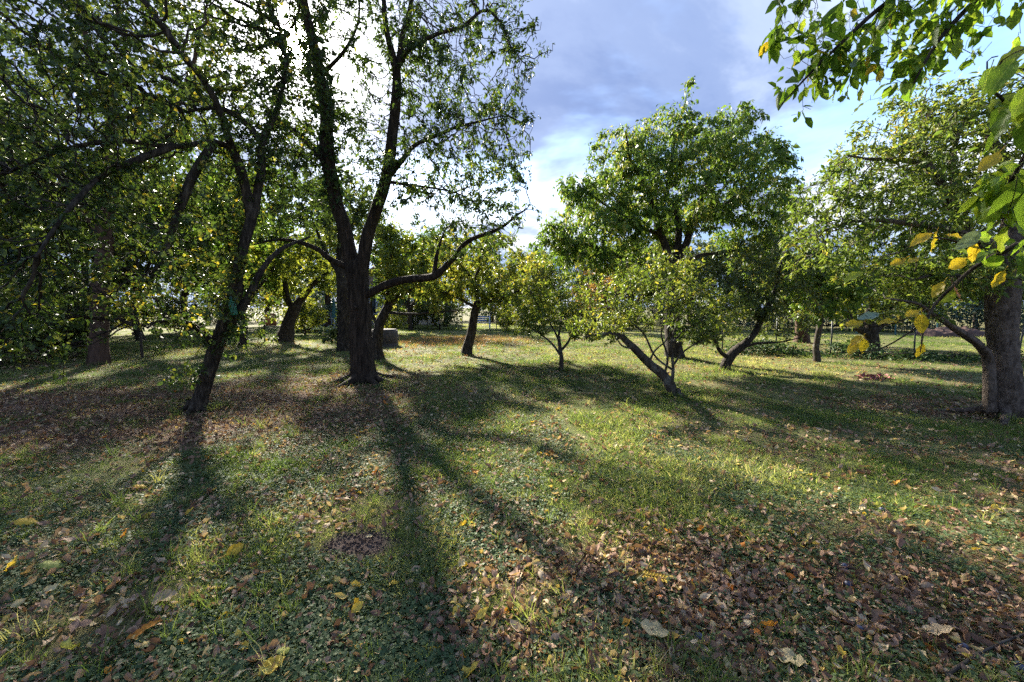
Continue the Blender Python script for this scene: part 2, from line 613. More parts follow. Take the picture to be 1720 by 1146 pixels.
def leaf_sheet(name, L, W, curl=0.5, fold=0.3, wave=0.12, seed=0, n=8, cross=0.0, ragged=0.0):
    """a leaf as a curved sheet with two halves; x along the midrib"""
    r = np.random.default_rng(seed)
    t, w = leaf_outline(L, W, n)
    ph = r.random() * 6
    V, Fq = [], []
    ang = np.linspace(0, curl, n)
    x = np.concatenate([[0], np.cumsum(np.diff(t) * np.cos(ang[:-1]))])
    z = np.concatenate([[0], np.cumsum(np.diff(t) * np.sin(ang[:-1]))])
    for k in range(n):
        for j, s in enumerate((-1, -0.5, 0, 0.5, 1)):
            u = abs(s)
            ya = w[k] * s * (1 + ragged * r.normal() * (u > .9))
            zz = z[k] + fold * abs(ya) + cross * (ya * ya) / (W * 0.5 + 1e-6) + wave * W * u * math.sin(ph + k * 1.9 + (2 if s > 0 else 0)) * 0.4
            V.append((x[k], ya * (1 - 0.25 * abs(fold)), zz + r.normal() * 0.004 * L))
    for k in range(n - 1):
        for j in range(4):
            a = k * 5 + j
            Fq.append((a, a + 5, a + 6, a + 1))
    nb = len(V)
    # stalk
    s0 = W * 0.03
    st = L * 0.28
    for q, (xx, zz) in enumerate(((0.0, 0.0), (-st, -st * 0.15))):
        V += [(xx, -s0, zz), (xx, s0, zz), (xx, 0, zz + s0)]
    for a, b in ((0, 1), (1, 2), (2, 0)):
        Fq.append((nb + a, nb + b, nb + 3 + b, nb + 3 + a))
    V = np.array(V)
    V[:, 0] -= L * 0.45
    V[:, 2] -= np.median(V[:, 2])
    return np_mesh(name, V, np.array(Fq), smooth=True)


def proto_collection(name, meshes, mat):
    c = bpy.data.collections.new(name)
    for k, me in enumerate(meshes):
        if not me.materials:
            me.materials.append(mat)
        o = bpy.data.objects.new('%s_%02d' % (name, k), me)
        c.objects.link(o)
    return c


def scatter(name, label, P, rot, scl, tint, idx, coll, cat, kind='stuff', parent=None):
    me = np_mesh(name, P, [], tint=tint)
    a = me.attributes.new('rot', 'FLOAT_VECTOR', 'POINT')
    a.data.foreach_set('vector', np.ascontiguousarray(rot, np.float32).ravel())
    a = me.attributes.new('scl', 'FLOAT', 'POINT')
    a.data.foreach_set('value', np.ascontiguousarray(scl, np.float32))
    a = me.attributes.new('idx', 'INT', 'POINT')
    a.data.foreach_set('value', np.ascontiguousarray(idx, np.int32))
    o = link(name, me, None, parent)
    ng = bpy.data.node_groups.new(name + '_scatter', 'GeometryNodeTree')
    ng.interface.new_socket('Geometry', in_out='INPUT', socket_type='NodeSocketGeometry')
    ng.interface.new_socket('Geometry', in_out='OUTPUT', socket_type='NodeSocketGeometry')
    N, L = ng.nodes, ng.links
    gi, go = N.new('NodeGroupInput'), N.new('NodeGroupOutput')
    ci = N.new('GeometryNodeCollectionInfo')
    ci.inputs['Collection'].default_value = coll
    ci.inputs['Separate Children'].default_value = True
    ci.inputs['Reset Children'].default_value = True
    iop = N.new('GeometryNodeInstanceOnPoints')

    def attr(nm, ty):
        n = N.new('GeometryNodeInputNamedAttribute')
        n.data_type = ty
        n.inputs['Name'].default_value = nm
        return [s for s in n.outputs if s.enabled][0]
    L.new(gi.outputs[0], iop.inputs['Points'])
    L.new(ci.outputs[0], iop.inputs['Instance'])
    iop.inputs['Pick Instance'].default_value = True
    L.new(attr('idx', 'INT'), iop.inputs['Instance Index'])
    L.new(attr('rot', 'FLOAT_VECTOR'), iop.inputs['Rotation'])
    L.new(attr('scl', 'FLOAT'), iop.inputs['Scale'])
    L.new(iop.outputs[0], go.inputs[0])
    md = o.modifiers.new('scatter', 'NODES')
    md.node_group = ng
    tag(o, label, None, None, kind)
    return o


def tuft(seed, nb, h, spread, wid, lean):
    r = np.random.default_rng(seed)
    n = nb
    a = r.random(n) * 2 * np.pi
    rad = spread * np.sqrt(r.random(n))
    p0 = np.stack([np.cos(a) * rad, np.sin(a) * rad, np.full(n, -0.01)], 1)
    la = r.random(n) * 2 * np.pi
    ln = lean * (0.3 + r.random(n))
    d = np.stack([np.cos(la) * ln, np.sin(la) * ln, np.ones(n)], 1)
    H = h * (0.45 + 0.9 * r.random(n))[:, None]
    d = norm(d)
    bend = np.stack([np.cos(la), np.sin(la), -0.5 * np.ones(n)], 1) * (0.35 * r.random(n))[:, None]
    p1 = p0 + d * H * 0.55
    p2 = p0 + d * H + bend * H
    fa = r.random(n) * 2 * np.pi
    s = np.stack([np.cos(fa), np.sin(fa), np.zeros(n)], 1) * wid / 2 * (0.6 + 0.8 * r.random(n))[:, None]
    V = np.stack([p0 - s, p0 + s, p1 + s * 0.85, p1 - s * 0.85, p2], 1).reshape(-1, 3)
    b = np.arange(n)[:, None] * 5
    return np_mesh('tuft', V, [b + np.array([[0, 1, 2, 3]]), b + np.array([[3, 2, 4]])])


def clover_patch(seed, nl, spread, h, size):
    r = np.random.default_rng(seed)
    a = r.random(nl) * 2 * np.pi
    rad = spread * np.sqrt(r.random(nl))
    c = np.stack([np.cos(a) * rad, np.sin(a) * rad, h * (0.2 + 0.8 * r.random(nl))], 1)
    nrm = norm(np.stack([r.normal(0, .38, nl), r.normal(0, .38, nl), np.ones(nl)], 1))
    rr = norm(np.cross(nrm, r.normal(size=(nl, 3))))
    qq = np.cross(nrm, rr)
    sz = size * (0.5 + r.random(nl))[:, None] / 2
    V = []
    for k in range(6):
        t = k / 6 * 2 * math.pi
        rad_k = 1.0 if k != 0 else 0.55
        V.append(c + (rr * math.cos(t) + qq * math.sin(t)) * sz * rad_k + nrm * sz * (0.18 if k % 2 else -0.05))
    V = np.stack(V, 1).reshape(-1, 3)
    b = np.arange(nl)[:, None] * 6
    return np_mesh('clover', V, [b + np.array([[0, 1, 2, 3]]), b + np.array([[0, 3, 4, 5]])])


def polar_points(n, rmin, rmax, flog, half=68):
    k = int(n * flog)
    r1 = np.exp(rng.uniform(math.log(rmin), math.log(rmax), k))
    r2 = rng.uniform(rmin, rmax, n - k)
    r = np.concatenate([r1, r2])
    a = np.radians(rng.uniform(-half, half, n))
    return r * np.sin(a), r * np.cos(a)


def rot_up(n, tilt=0.12):
    return np.stack([rng.normal(0, tilt, n), rng.normal(0, tilt, n), rng.random(n) * 2 * math.pi], 1)


def build_cover():
    # grass
    tufts = proto_collection('grass_tuft', [tuft(k, 26, 0.034 + 0.008 * k, 0.065, 0.0034, 1.2) for k in range(5)], MATS['grass'])
    x, y = polar_points(120000, 0.9, 34, 0.45)
    lit = litter_amount(x, y)
    dirt = zone(x, y, DIRT, 0.25, 0.14, 0.25)
    dens = fbm(x * 0.9 + 9, y * 0.9 + 4, 4)
    keep = (rng.random(len(x)) < np.clip(1.15 - 0.8 * lit, 0, 1) * (.12 + .88 * ss(0.33, 0.52, dens + 0.08))) & (rng.random(len(x)) > dirt * 1.1)
    x, y, dens = x[keep], y[keep], dens[keep]
    r = np.hypot(x, y)
    n = len(x)
    tall = fbm(x * 1.7, y * 1.7 + 8, 3)
    s = (0.5 + 0.75 * ss(0.35, 0.75, tall)) * (0.8 + 0.4 * rng.random(n)) * (1 + 0.035 * np.minimum(r, 20))
    dryn = fbm(x * 0.45 + 40, y * 0.45, 3)
    tint = np.clip(0.12 + 0.95 * (dryn - 0.3) + rng.normal(0, 0.22, n), 0, 1)
    P = np.stack([x, y, gz(x, y)], 1)
    scatter('grass', 'short green and straw-coloured grass covering the orchard floor', P, rot_up(n), s, tint,
            rng.integers(0, 5, n), tufts, 'grass')
    # longer tufts left by the mower
    tall_t = proto_collection('tall_tuft', [tuft(k + 80, 20, 0.10 + 0.02 * k, 0.035, 0.0036, 0.75) for k in range(4)], MATS['grass'])
    x, y = polar_points(2600, 0.9, 9, 0.75)
    w = fbm(x * 1.5 + 15, y * 1.5 + 90, 3)
    lit = litter_amount(x, y)
    keep = (rng.random(len(x)) < ss(.42, .68, w)) & (rng.random(len(x)) > zone(x, y, DIRT, 0.28, 0.17, 0.2)) & (rng.random(len(x)) > .5 * lit)
    x, y = x[keep], y[keep]
    n = len(x)
    # and round the feet of the trees
    for (px, py, rr_) in ((328, 694, .2), (611, 641, .3), (1135, 664, .16), (1688, 699, .3), (943, 623, .1), (783, 598, .2), (1216, 621, .15), (166, 612, .25)):
        c = ground(px, py)
        a = rng.random(26) * 6.283
        q = rr_ * (1 + .5 * rng.random(26))
        x = np.concatenate([x, c[0] + np.cos(a) * q])
        y = np.concatenate([y, c[1] + np.sin(a) * q])
    n = len(x)
    P = np.stack([x, y, gz(x, y)], 1)
    scatter('long_grass', 'longer tufts of grass standing out of the mown lawn', P, rot_up(n, .2), 0.5 + 0.7 * rng.random(n), np.clip(rng.normal(.34, .2, n), 0, 1),
            rng.integers(0, 4, n), tall_t, 'grass')
    # clover and ground ivy
    pats = proto_collection('clover_patch', [clover_patch(k + 20, 34, 0.085, 0.03, 0.0145) for k in range(4)], MATS['clover'])
    x, y = polar_points(36000, 0.9, 16, 0.75)
    w = fbm(x * 1.1 + 60, y * 1.1 + 20, 4)
    lit = litter_amount(x, y)
    dirt = zone(x, y, DIRT, 0.27, 0.15, 0.2)
    left = ss(3.0, -1.5, x) * 0.16 + ss(6, 2, y) * 0.10
    keep = (rng.random(len(x)) < 0.8 * ss(0.5, 0.72, w + left) * (1 - 0.75 * lit)) & (rng.random(len(x)) > dirt * 1.2)
    x, y = x[keep], y[keep]
    n = len(x)
    P = np.stack([x, y, gz(x, y)], 1)
    scatter('ground_ivy', 'low round-leaved ground ivy and clover creeping through the grass', P, rot_up(n, 0.08),
            0.6 + 0.6 * rng.random(n), np.clip(rng.normal(0.45, 0.25, n), 0, 1), rng.integers(0, 4, n), pats, 'ground cover')
    # leaf litter too small and too many to count
    lm = [leaf_sheet('litter_leaf', 0.034, 0.017, c, f, 0.5, 40 + k, n=4, cross=cr)
          for k, (c, f, cr) in enumerate([(0.5, 0.3, 0), (1.4, 0.2, 0.6), (-0.8, -0.2, 0), (2.2, 0.5, 1.2), (0.2, 0.1, 0.2)])]
    lits = proto_collection('litter_leaf', lm, MATS['litter'])
    x, y = polar_points(190000, 0.9, 20, 0.6)
    lit = litter_amount(x, y)
    keep = (rng.random(len(x)) < np.clip(lit * 0.85 + 0.10, 0, 1)) & (rng.random(len(x)) > 1.05 * zone(x, y, DIRT, 0.27, 0.15, 0.25))
    x, y = x[keep], y[keep]
    n = len(x)
    lit = litter_amount(x, y)
    P = np.stack([x, y, gz(x, y) + 0.012 + 0.02 * rng.random(n)], 1)
    s = np.exp(rng.normal(-0.3, 0.68, n)).clip(0, 2.0) * (1 + 0.03 * np.hypot(x, y))
    tint = np.clip(rng.beta(1.7, 1.75, n) * 0.9 + (rng.random(n) < 0.05) * 0.3, 0, 1)
    loose = lit < .45                      # thinly strewn leaves are the fresher ones: tan, straw and yellow
    tint = np.where(loose, np.clip(.12 + .8 * rng.beta(1.7, 1.7, n), 0, 1), tint)
    s = np.where(loose, s * 1.05, s)
    scatter('leaf_litter', 'carpet of small dry brown and yellow fallen leaves', P, rot_up(n, 0.45), s, tint,
            rng.integers(0, 5, n), lits, 'leaf litter')
    # soil crumbs on the bare patch
    # reddish weeds on the sunny far lawn
    wt = proto_collection('weed_tuft', [tuft(k + 50, 16, 0.16, 0.08, 0.012, 0.6) for k in range(3)], MATS['weed_red'])
    c = ground(765, 572)
    x = c[0] + rng.normal(0, 1.6, 1000)
    y = c[1] + rng.normal(0, 1.3, 1000)
    n = len(x)
    P = np.stack([x, y, gz(x, y)], 1)
    scatter('red_weeds', 'patch of low reddish-orange weeds on the sunny far lawn', P, rot_up(n), 0.5 + 0.6 * rng.random(n),
            np.clip(rng.normal(0.55, 0.25, n), 0, 1), rng.integers(0, 3, n), wt, 'weeds')


build_cover()

# ------------------------------------------------------------------ trees


def catmull(P, R, step):
    P = np.asarray(P, float)
    R = np.asarray(R, float)
    if len(P) == 2:
        P = np.vstack([P[0], (P[0] + P[1]) / 2, P[1]])
        R = np.array([R[0], (R[0] + R[1]) / 2, R[1]])
    Q = np.vstack([2 * P[0] - P[1], P, 2 * P[-1] - P[-2]])
    o, r = [], []
    for i in range(len(P) - 1):
        a, b, c, d = Q[i:i + 4]
        n = max(2, int(np.linalg.norm(c - b) / step))
        for t in np.arange(n) / n:
            o.append(0.5 * (2 * b + (c - a) * t + (2 * a - 5 * b + 4 * c - d) * t * t + (3 * b - a - 3 * c + d) * t ** 3))
            r.append(R[i] * (1 - t) + R[i + 1] * t)
    o.append(P[-1])
    r.append(R[-1])
    return np.array(o), np.array(r)


def tube(path, rad, sides, rough=0.0, ridge=0.0, nridge=9, flare=0.0, seed=0, cap=True):
    """bark-covered limb: rings swept along a path, with lumps, furrows and root flare"""
    n = len(path)
    T = norm(np.gradient(path, axis=0))
    ref = np.array([0.31, 0.95, 0.05])
    if abs(T[0] @ ref) > 0.9:
        ref = np.array([0.95, -0.2, 0.2])
    u = norm(np.cross(T[0], ref))
    V = np.zeros((n, sides, 3))
    th = np.arange(sides) / sides * 2 * np.pi
    dist = np.concatenate([[0], np.cumsum(np.linalg.norm(np.diff(path, axis=0), axis=1))])
    sx = seed * 3.17
    for i in range(n):
        u = norm(u - T[i] * (u @ T[i]))
        v = np.cross(T[i], u)
        rr = np.full(sides, rad[i])
        if rough or ridge:
            for j in range(sides):
                c, s = math.cos(th[j]), math.sin(th[j])
                k = 0.0
                if rough:
                    k += rough * mnoise.noise((c * 1.3 + sx, s * 1.3, dist[i] * 1.6))
                    k += rough * 0.5 * mnoise.noise((c * 3 + sx, s * 3, dist[i] * 5))
                if ridge:
                    q = th[j] + 0.7 * mnoise.noise((c + sx, s, dist[i] * 2.2))
                    k -= ridge * (1 - abs(math.sin(q * nridge / 2))) ** 2 * (0.6 + 0.4 * mnoise.noise((c * 2, s * 2 + sx, dist[i] * 4)))
                    k += ridge * 0.5 * mnoise.noise((c * 6 + sx, s * 6, dist[i] * 3))
                rr[j] *= 1 + k
        if flare:
            f = flare * math.exp(-dist[i] / (rad[0] * 1.5))
            rr = rr * (1 + f * (0.75 + 0.5 * np.cos(th * 5 + seed)) )
        V[i] = path[i] + rr[:, None] * (np.cos(th)[:, None] * u + np.sin(th)[:, None] * v)
    V = V.reshape(-1, 3)
    a = np.arange(n - 1)[:, None] * sides + np.arange(sides)[None]
    b = np.arange(n - 1)[:, None] * sides + (np.arange(sides)[None] + 1) % sides
    Fq = np.stack([a, b, b + sides, a + sides], -1).reshape(-1, 4)
    faces = [Fq]
    if cap:
        V = np.vstack([V, path[-1] + T[-1] * rad[-1] * 0.5])
        last = (n - 1) * sides
        tri = np.stack([last + np.arange(sides), last + (np.arange(sides) + 1) % sides, np.full(sides, len(V) - 1)], 1)
        faces.append(tri)
    return V, faces


def colonize(P0, attr, D, dk, r, jitter=0.25, trop=(0, 0, 0.0), iters=140, maxn=16000):
    """space colonisation: twigs grow from the limbs towards attraction points"""
    cap = len(P0) + maxn
    pos = np.zeros((cap, 3))
    par = np.full(cap, -1, int)
    cnt = np.zeros(cap, int)
    n = len(P0)
    pos[:n] = P0
    d2 = np.full(len(attr), 1e9)
    ni = np.zeros(len(attr), int)

    def upd(lo, hi, attr, d2, ni):
        for s in range(lo, hi, 400):
            e = min(hi, s + 400)
            q = pos[s:e]
            dd = (attr ** 2).sum(1)[:, None] + (q ** 2).sum(1)[None] - 2 * attr @ q.T
            j = dd.argmin(1)
            m = dd[np.arange(len(attr)), j]
            w = m < d2
            d2[w] = m[w]
            ni[w] = s + j[w]
    upd(0, n, attr, d2, ni)
    trop = np.array(trop)
    for it in range(iters):
        alive = d2 > dk * dk
        if not alive.any() or n >= cap - 2:
            break
        attr, d2, ni = attr[alive], d2[alive], ni[alive]
        v = norm(attr - pos[ni])
        u, inv = np.unique(ni, return_inverse=True)
        acc = np.zeros((len(u), 3))
        np.add.at(acc, inv, v)
        ok = cnt[u] < 3
        u, acc = u[ok], acc[ok]
        if not len(u):
            break
        dirs = norm(norm(acc) + trop + r.normal(0, jitter, acc.shape))
        k = min(len(u), cap - n)
        u, dirs = u[:k], dirs[:k]
        pos[n:n + k] = pos[u] + dirs * D
        par[n:n + k] = u
        cnt[u] += 1
        upd(n, n + k, attr, d2, ni)
        n += k
    return pos[:n], par[:n]


def twig_radii(pos, par, n0, tip, expo, rmax):
    n = len(pos)
    acc = np.zeros(n)
    rad = np.zeros(n)
    main = np.full(n, -1)
    best = np.zeros(n)
    for i in range(n - 1, n0 - 1, -1):
        rr = max(acc[i], tip ** expo)
        rad[i] = min(rr ** (1 / expo), rmax)
        p = par[i]
        acc[p] += rr
        if rr > best[p]:
            best[p] = rr
            main[p] = i
    return rad, main


def twig_mesh(pos, par, rad, main, n0, thick):
    n = len(pos)
    idx = np.arange(n0, n)
    p = par[idx]
    d = norm(pos[idx] - pos[p])
    dirn = np.zeros((n, 3))
    dirn[idx] = d
    # node frames follow the main child for continuity
    fd = dirn.copy()
    hm = main[n0:] >= 0
    fd[idx[hm]] = norm(dirn[idx[hm]] + dirn[main[idx[hm]]])
    Vs, Fs, off = [], [], 0
    for lo, hi, sides in ((thick, 9, 6), (0, thick, 3)):
        sel = (rad[idx] >= lo) & (rad[idx] < hi)
        ii, pp = idx[sel], p[sel]
        if not len(ii):
            continue
        is_main = (main[pp] == ii) & (pp >= n0)
        sdir = np.where(is_main[:, None], fd[pp], dirn[ii])
        sr = np.where(is_main, np.minimum(rad[pp], rad[ii] * 1.6), rad[ii])
        th = np.arange(sides) / sides * 2 * np.pi

        def ring(c, dd, r_):
            ref = np.array([0.23, 0.37, 0.9])
            u = norm(np.cross(dd, ref))
            v = np.cross(dd, u)
            return c[:, None] + r_[:, None, None] * (np.cos(th)[None, :, None] * u[:, None] + np.sin(th)[None, :, None] * v[:, None])
        V = np.concatenate([ring(pos[pp], sdir, sr), ring(pos[ii], fd[ii], rad[ii])], 1)
        m = len(ii)
        b = np.arange(m)[:, None, None] * (2 * sides) + off
        k = np.arange(sides)
        q = np.stack([k, (k + 1) % sides, (k + 1) % sides + sides, k + sides], 1)[None]
        Fs.append((b + q).reshape(-1, 4))
        Vs.append(V.reshape(-1, 3))
        off += m * 2 * sides
    return np.concatenate(Vs), Fs


def make_leaves(C, A, L, W, r, droop=0.3, flat=0.6, fold=0.18, hexa=True):
    """C bases, A twig directions -> leaf faces"""
    n = len(C)
    a = norm(A * 0.5 + r.normal(0, 0.75, (n, 3)) + np.array([0, 0, -droop]))
    nn = norm(np.array([0, 0, flat]) + r.normal(0, 0.6, (n, 3)))
    s = norm(np.cross(nn, a))
    nn = np.cross(a, s)
    q = np.exp(r.normal(-.06, .3, n))
    l = (L * q)[:, None]
    w = (W * q * (0.75 + 0.5 * r.random(n)))[:, None] / 2
    base = C + a * l * 0.15
    tipdrop = np.array([0, 0, -1.0]) * l * 0.12
    if hexa:
        V = np.stack([base,
                      base + a * l * 0.3 + s * w * 0.9 + nn * w * fold * 2,
                      base + a * l * 0.68 + s * w * 0.72 + nn * w * fold * 2 + tipdrop * .4,
                      base + a * l + tipdrop,
                      base + a * l * 0.68 - s * w * 0.72 + nn * w * fold * 2 + tipdrop * .4,
                      base + a * l * 0.3 - s * w * 0.9 + nn * w * fold * 2], 1).reshape(-1, 3)
        b = np.arange(n)[:, None] * 6
        Fq = [b + np.array([[0, 1, 2, 3]]), b + np.array([[0, 3, 4, 5]])]
        k = 6
    else:
        V = np.stack([base, base + a * l * 0.45 + s * w + nn * w * fold * 2, base + a * l + tipdrop,
                      base + a * l * 0.45 - s * w + nn * w * fold * 2], 1).reshape(-1, 3)
        b = np.arange(n)[:, None] * 4
        Fq = [b + np.array([[0, 1, 2]]), b + np.array([[0, 2, 3]])]
        k = 4
    return V, Fq, k


CLUMP, SPIKE = 0.7, 1.15


def ellipsoid_points(c, rad, n, r, shell=0.5):
    rad = np.asarray(rad)
    d = norm(r.normal(size=(n, 3)))
    q = r.random(n) ** (1 / 3)
    q = q * (1 - shell) + (0.72 + 0.28 * r.random(n)) * shell
    P = d * q[:, None]
    # most points gather in boughs of uneven size, some poking out of the outline
    m = 16
    k = int(n * CLUMP)
    bc = norm(r.normal(size=(m, 3))) * (0.35 + 0.62 * r.random(m))[:, None]
    bs = r.uniform(.2, .42, m)
    w = r.integers(0, m, k)
    e = norm(r.normal(size=(k, 3))) * (r.random(k) ** (1 / 3))[:, None]
    P[:k] = bc[w] + e * bs[w][:, None] * np.array([1, 1, SPIKE])
    return np.asarray(c) + P * rad


def make_tree(name, label, base, limbs, crowns, bark, leafmat, seed, group=None, attr_n=2500, D=0.13, dk=0.2,
              leaves=20000, LL=0.07, LW=0.035, droop=0.3, flat=0.6, hexa=True, tint_mu=0.45, tint_sd=0.25, thin=0.012,
              jitter=0.28, trop=(0, 0, 0), sides=14, rough=0.10, ridge=0.0, flare=0.35, tip=0.0028, expo=2.3, rmax=0.09,
              cat='tree', spread=0.05, cluster=0.0, world_pts=False, cull=None, twig_bark=None, post=None, roots=0):
    """limbs: list of (points, radii); points are (px, py, depth offset) in the photo or world points.
    crowns: list of (px, py, depth offset, rx px, ry px, depth radius m, weight)"""
    r = np.random.default_rng(seed)
    bd = base[1]
    root = empty(name, tuple(base))
    tag(root, label, cat, group)
    tree_nodes = []
    origin = np.asarray(base, float)
    for k, (pts, rads) in enumerate(limbs):
        W = [np.asarray(p, float) if world_pts else at(p[0], p[1], bd + p[2]) for p in pts]
        if k == 0:
            W[0] = origin + np.array([0, 0, -0.06])
        path, rr = catmull(W, rads, max(0.05, min(0.14, rads[0] * 0.6)))
        wob = np.stack([[mnoise.noise((q[0] * 1.7 + seed, q[1] * 1.7, q[2] * 1.7 + j * 9)) for q in path] for j in range(3)], 1)
        env = np.minimum(1, np.arange(len(path)) / max(1, len(path) * 0.25))[:, None]
        path = path + wob * env * min(0.05, rads[0] * 0.6)
        sd_ = sides if k == 0 else max(7, int(sides * 0.7))
        V, Fs = tube(path - origin, rr, sd_, rough, ridge if rads[0] > 0.06 else 0, 9, flare if k == 0 else 0.0, seed + k)
        link('trunk' if k == 0 else 'limb', np_mesh('trunk' if k == 0 else 'limb', V, Fs, smooth=True), bark, root)
        keep = path if k else path[int(len(path) * 0.55):]
        sp = max(1, int(D * 0.9 / max(1e-3, np.linalg.norm(path[1] - path[0]))))
        tree_nodes.append(keep[::sp])
    r0 = limbs[0][1][0]
    for k in range(roots):
        a = 6.283 * (k + r.uniform(-.3, .3)) / roots
        e = np.array([math.cos(a), math.sin(a), 0])
        ln = r0 * r.uniform(1.9, 3.0)
        W = [origin + e * r0 * .45 + [0, 0, r0 * 1.5], origin + e * r0 * .95 + [0, 0, r0 * .5], origin + e * (r0 + ln * .45) + [0, 0, r0 * .10], origin + e * (r0 + ln) + [r.normal(0, .03), r.normal(0, .03), -.05]]
        path, rr = catmull(W, [r0 * .34, r0 * .36, r0 * .24, r0 * .1], .04)
        V, Fs = tube(path - origin, rr, 8, .2, 0, 9, 0, seed + 40 + k)
        link('root', np_mesh('root', V, Fs, smooth=True), bark, root)
    tot = sum(c[6] for c in crowns)
    att = []
    for (px, py, dd, rx, ry, rz, w) in crowns:
        if world_pts:
            att.append(ellipsoid_points((px, py, dd), (rx, ry, rz), int(attr_n * w / tot), r))
        else:
            c = at(px, py, bd + dd)
            k = (bd + dd) / F
            att.append(ellipsoid_points(c, (rx * k, rz, ry * k), int(attr_n * w / tot), r))
    att = np.concatenate(att)
    att = att[att[:, 2] > 0.35]
    if cull is not None:
        att = att[cull(att)]
    P0 = np.concatenate(tree_nodes)
    n0 = len(P0)
    pos, par = colonize(P0, att, D, dk, r, jitter, trop)
    rad, main = twig_radii(pos, par, n0, tip, expo, rmax)
    V, Fs = twig_mesh(pos - origin, par, rad, main, n0, 0.011)
    tag(link('twigs', np_mesh('twigs', V, Fs, smooth=True), twig_bark or bark, root), kind='stuff')
    idx = np.arange(n0, len(pos))
    cand = idx[rad[idx] < thin]
    wgt = np.ones(len(cand))
    if cluster:
        q = pos[cand]
        cn = np.array([mnoise.noise(tuple(v * min(2.6, .2 / D) + seed)) for v in q])
        wgt = np.clip(1 + cluster * cn * 2.2, 0.03, None)
    # leaves sit in small tufts on spurs along the twigs
    per = r.integers(3, 8, leaves // 5 + 1)
    rid = np.repeat(np.arange(len(per)), per)[:leaves]
    leaves = len(rid)
    ch = cand[np.searchsorted(np.cumsum(wgt) / wgt.sum(), r.random(len(per))).clip(0, len(cand) - 1)]
    t = r.random(len(per))[:, None]
    C = pos[par[ch]] * (1 - t) + pos[ch] * t + r.normal(0, spread, (len(per), 3)) * .8
    C = C[rid] + r.normal(0, LL * .28, (leaves, 3))
    ch = ch[rid]
    rt = r.normal(0, .16, len(per))[rid]
    A = norm(pos[ch] - pos[par[ch]])
    V, Fs, k = make_leaves(C - origin, A, LL, LW, r, droop, flat, 0.18, hexa)
    zone_t = np.array([mnoise.noise((v[0] * 0.9 + seed, v[1] * 0.9, v[2] * 0.9)) for v in C[::1]]) if leaves < 90000 else r.normal(0, .2, leaves)
    tint = np.clip(tint_mu + zone_t * 0.35 + rt + r.normal(0, tint_sd * .8, leaves), 0, 1)
    link('crown', np_mesh('crown', V, Fs, tint=np.repeat(tint, k)), leafmat, root)
    if post:
        post(root, pos, par, rad, n0, origin, r)
    return root


M = MATS


def far_enough(ymin):
    return lambda P: P[:, 1] > ymin


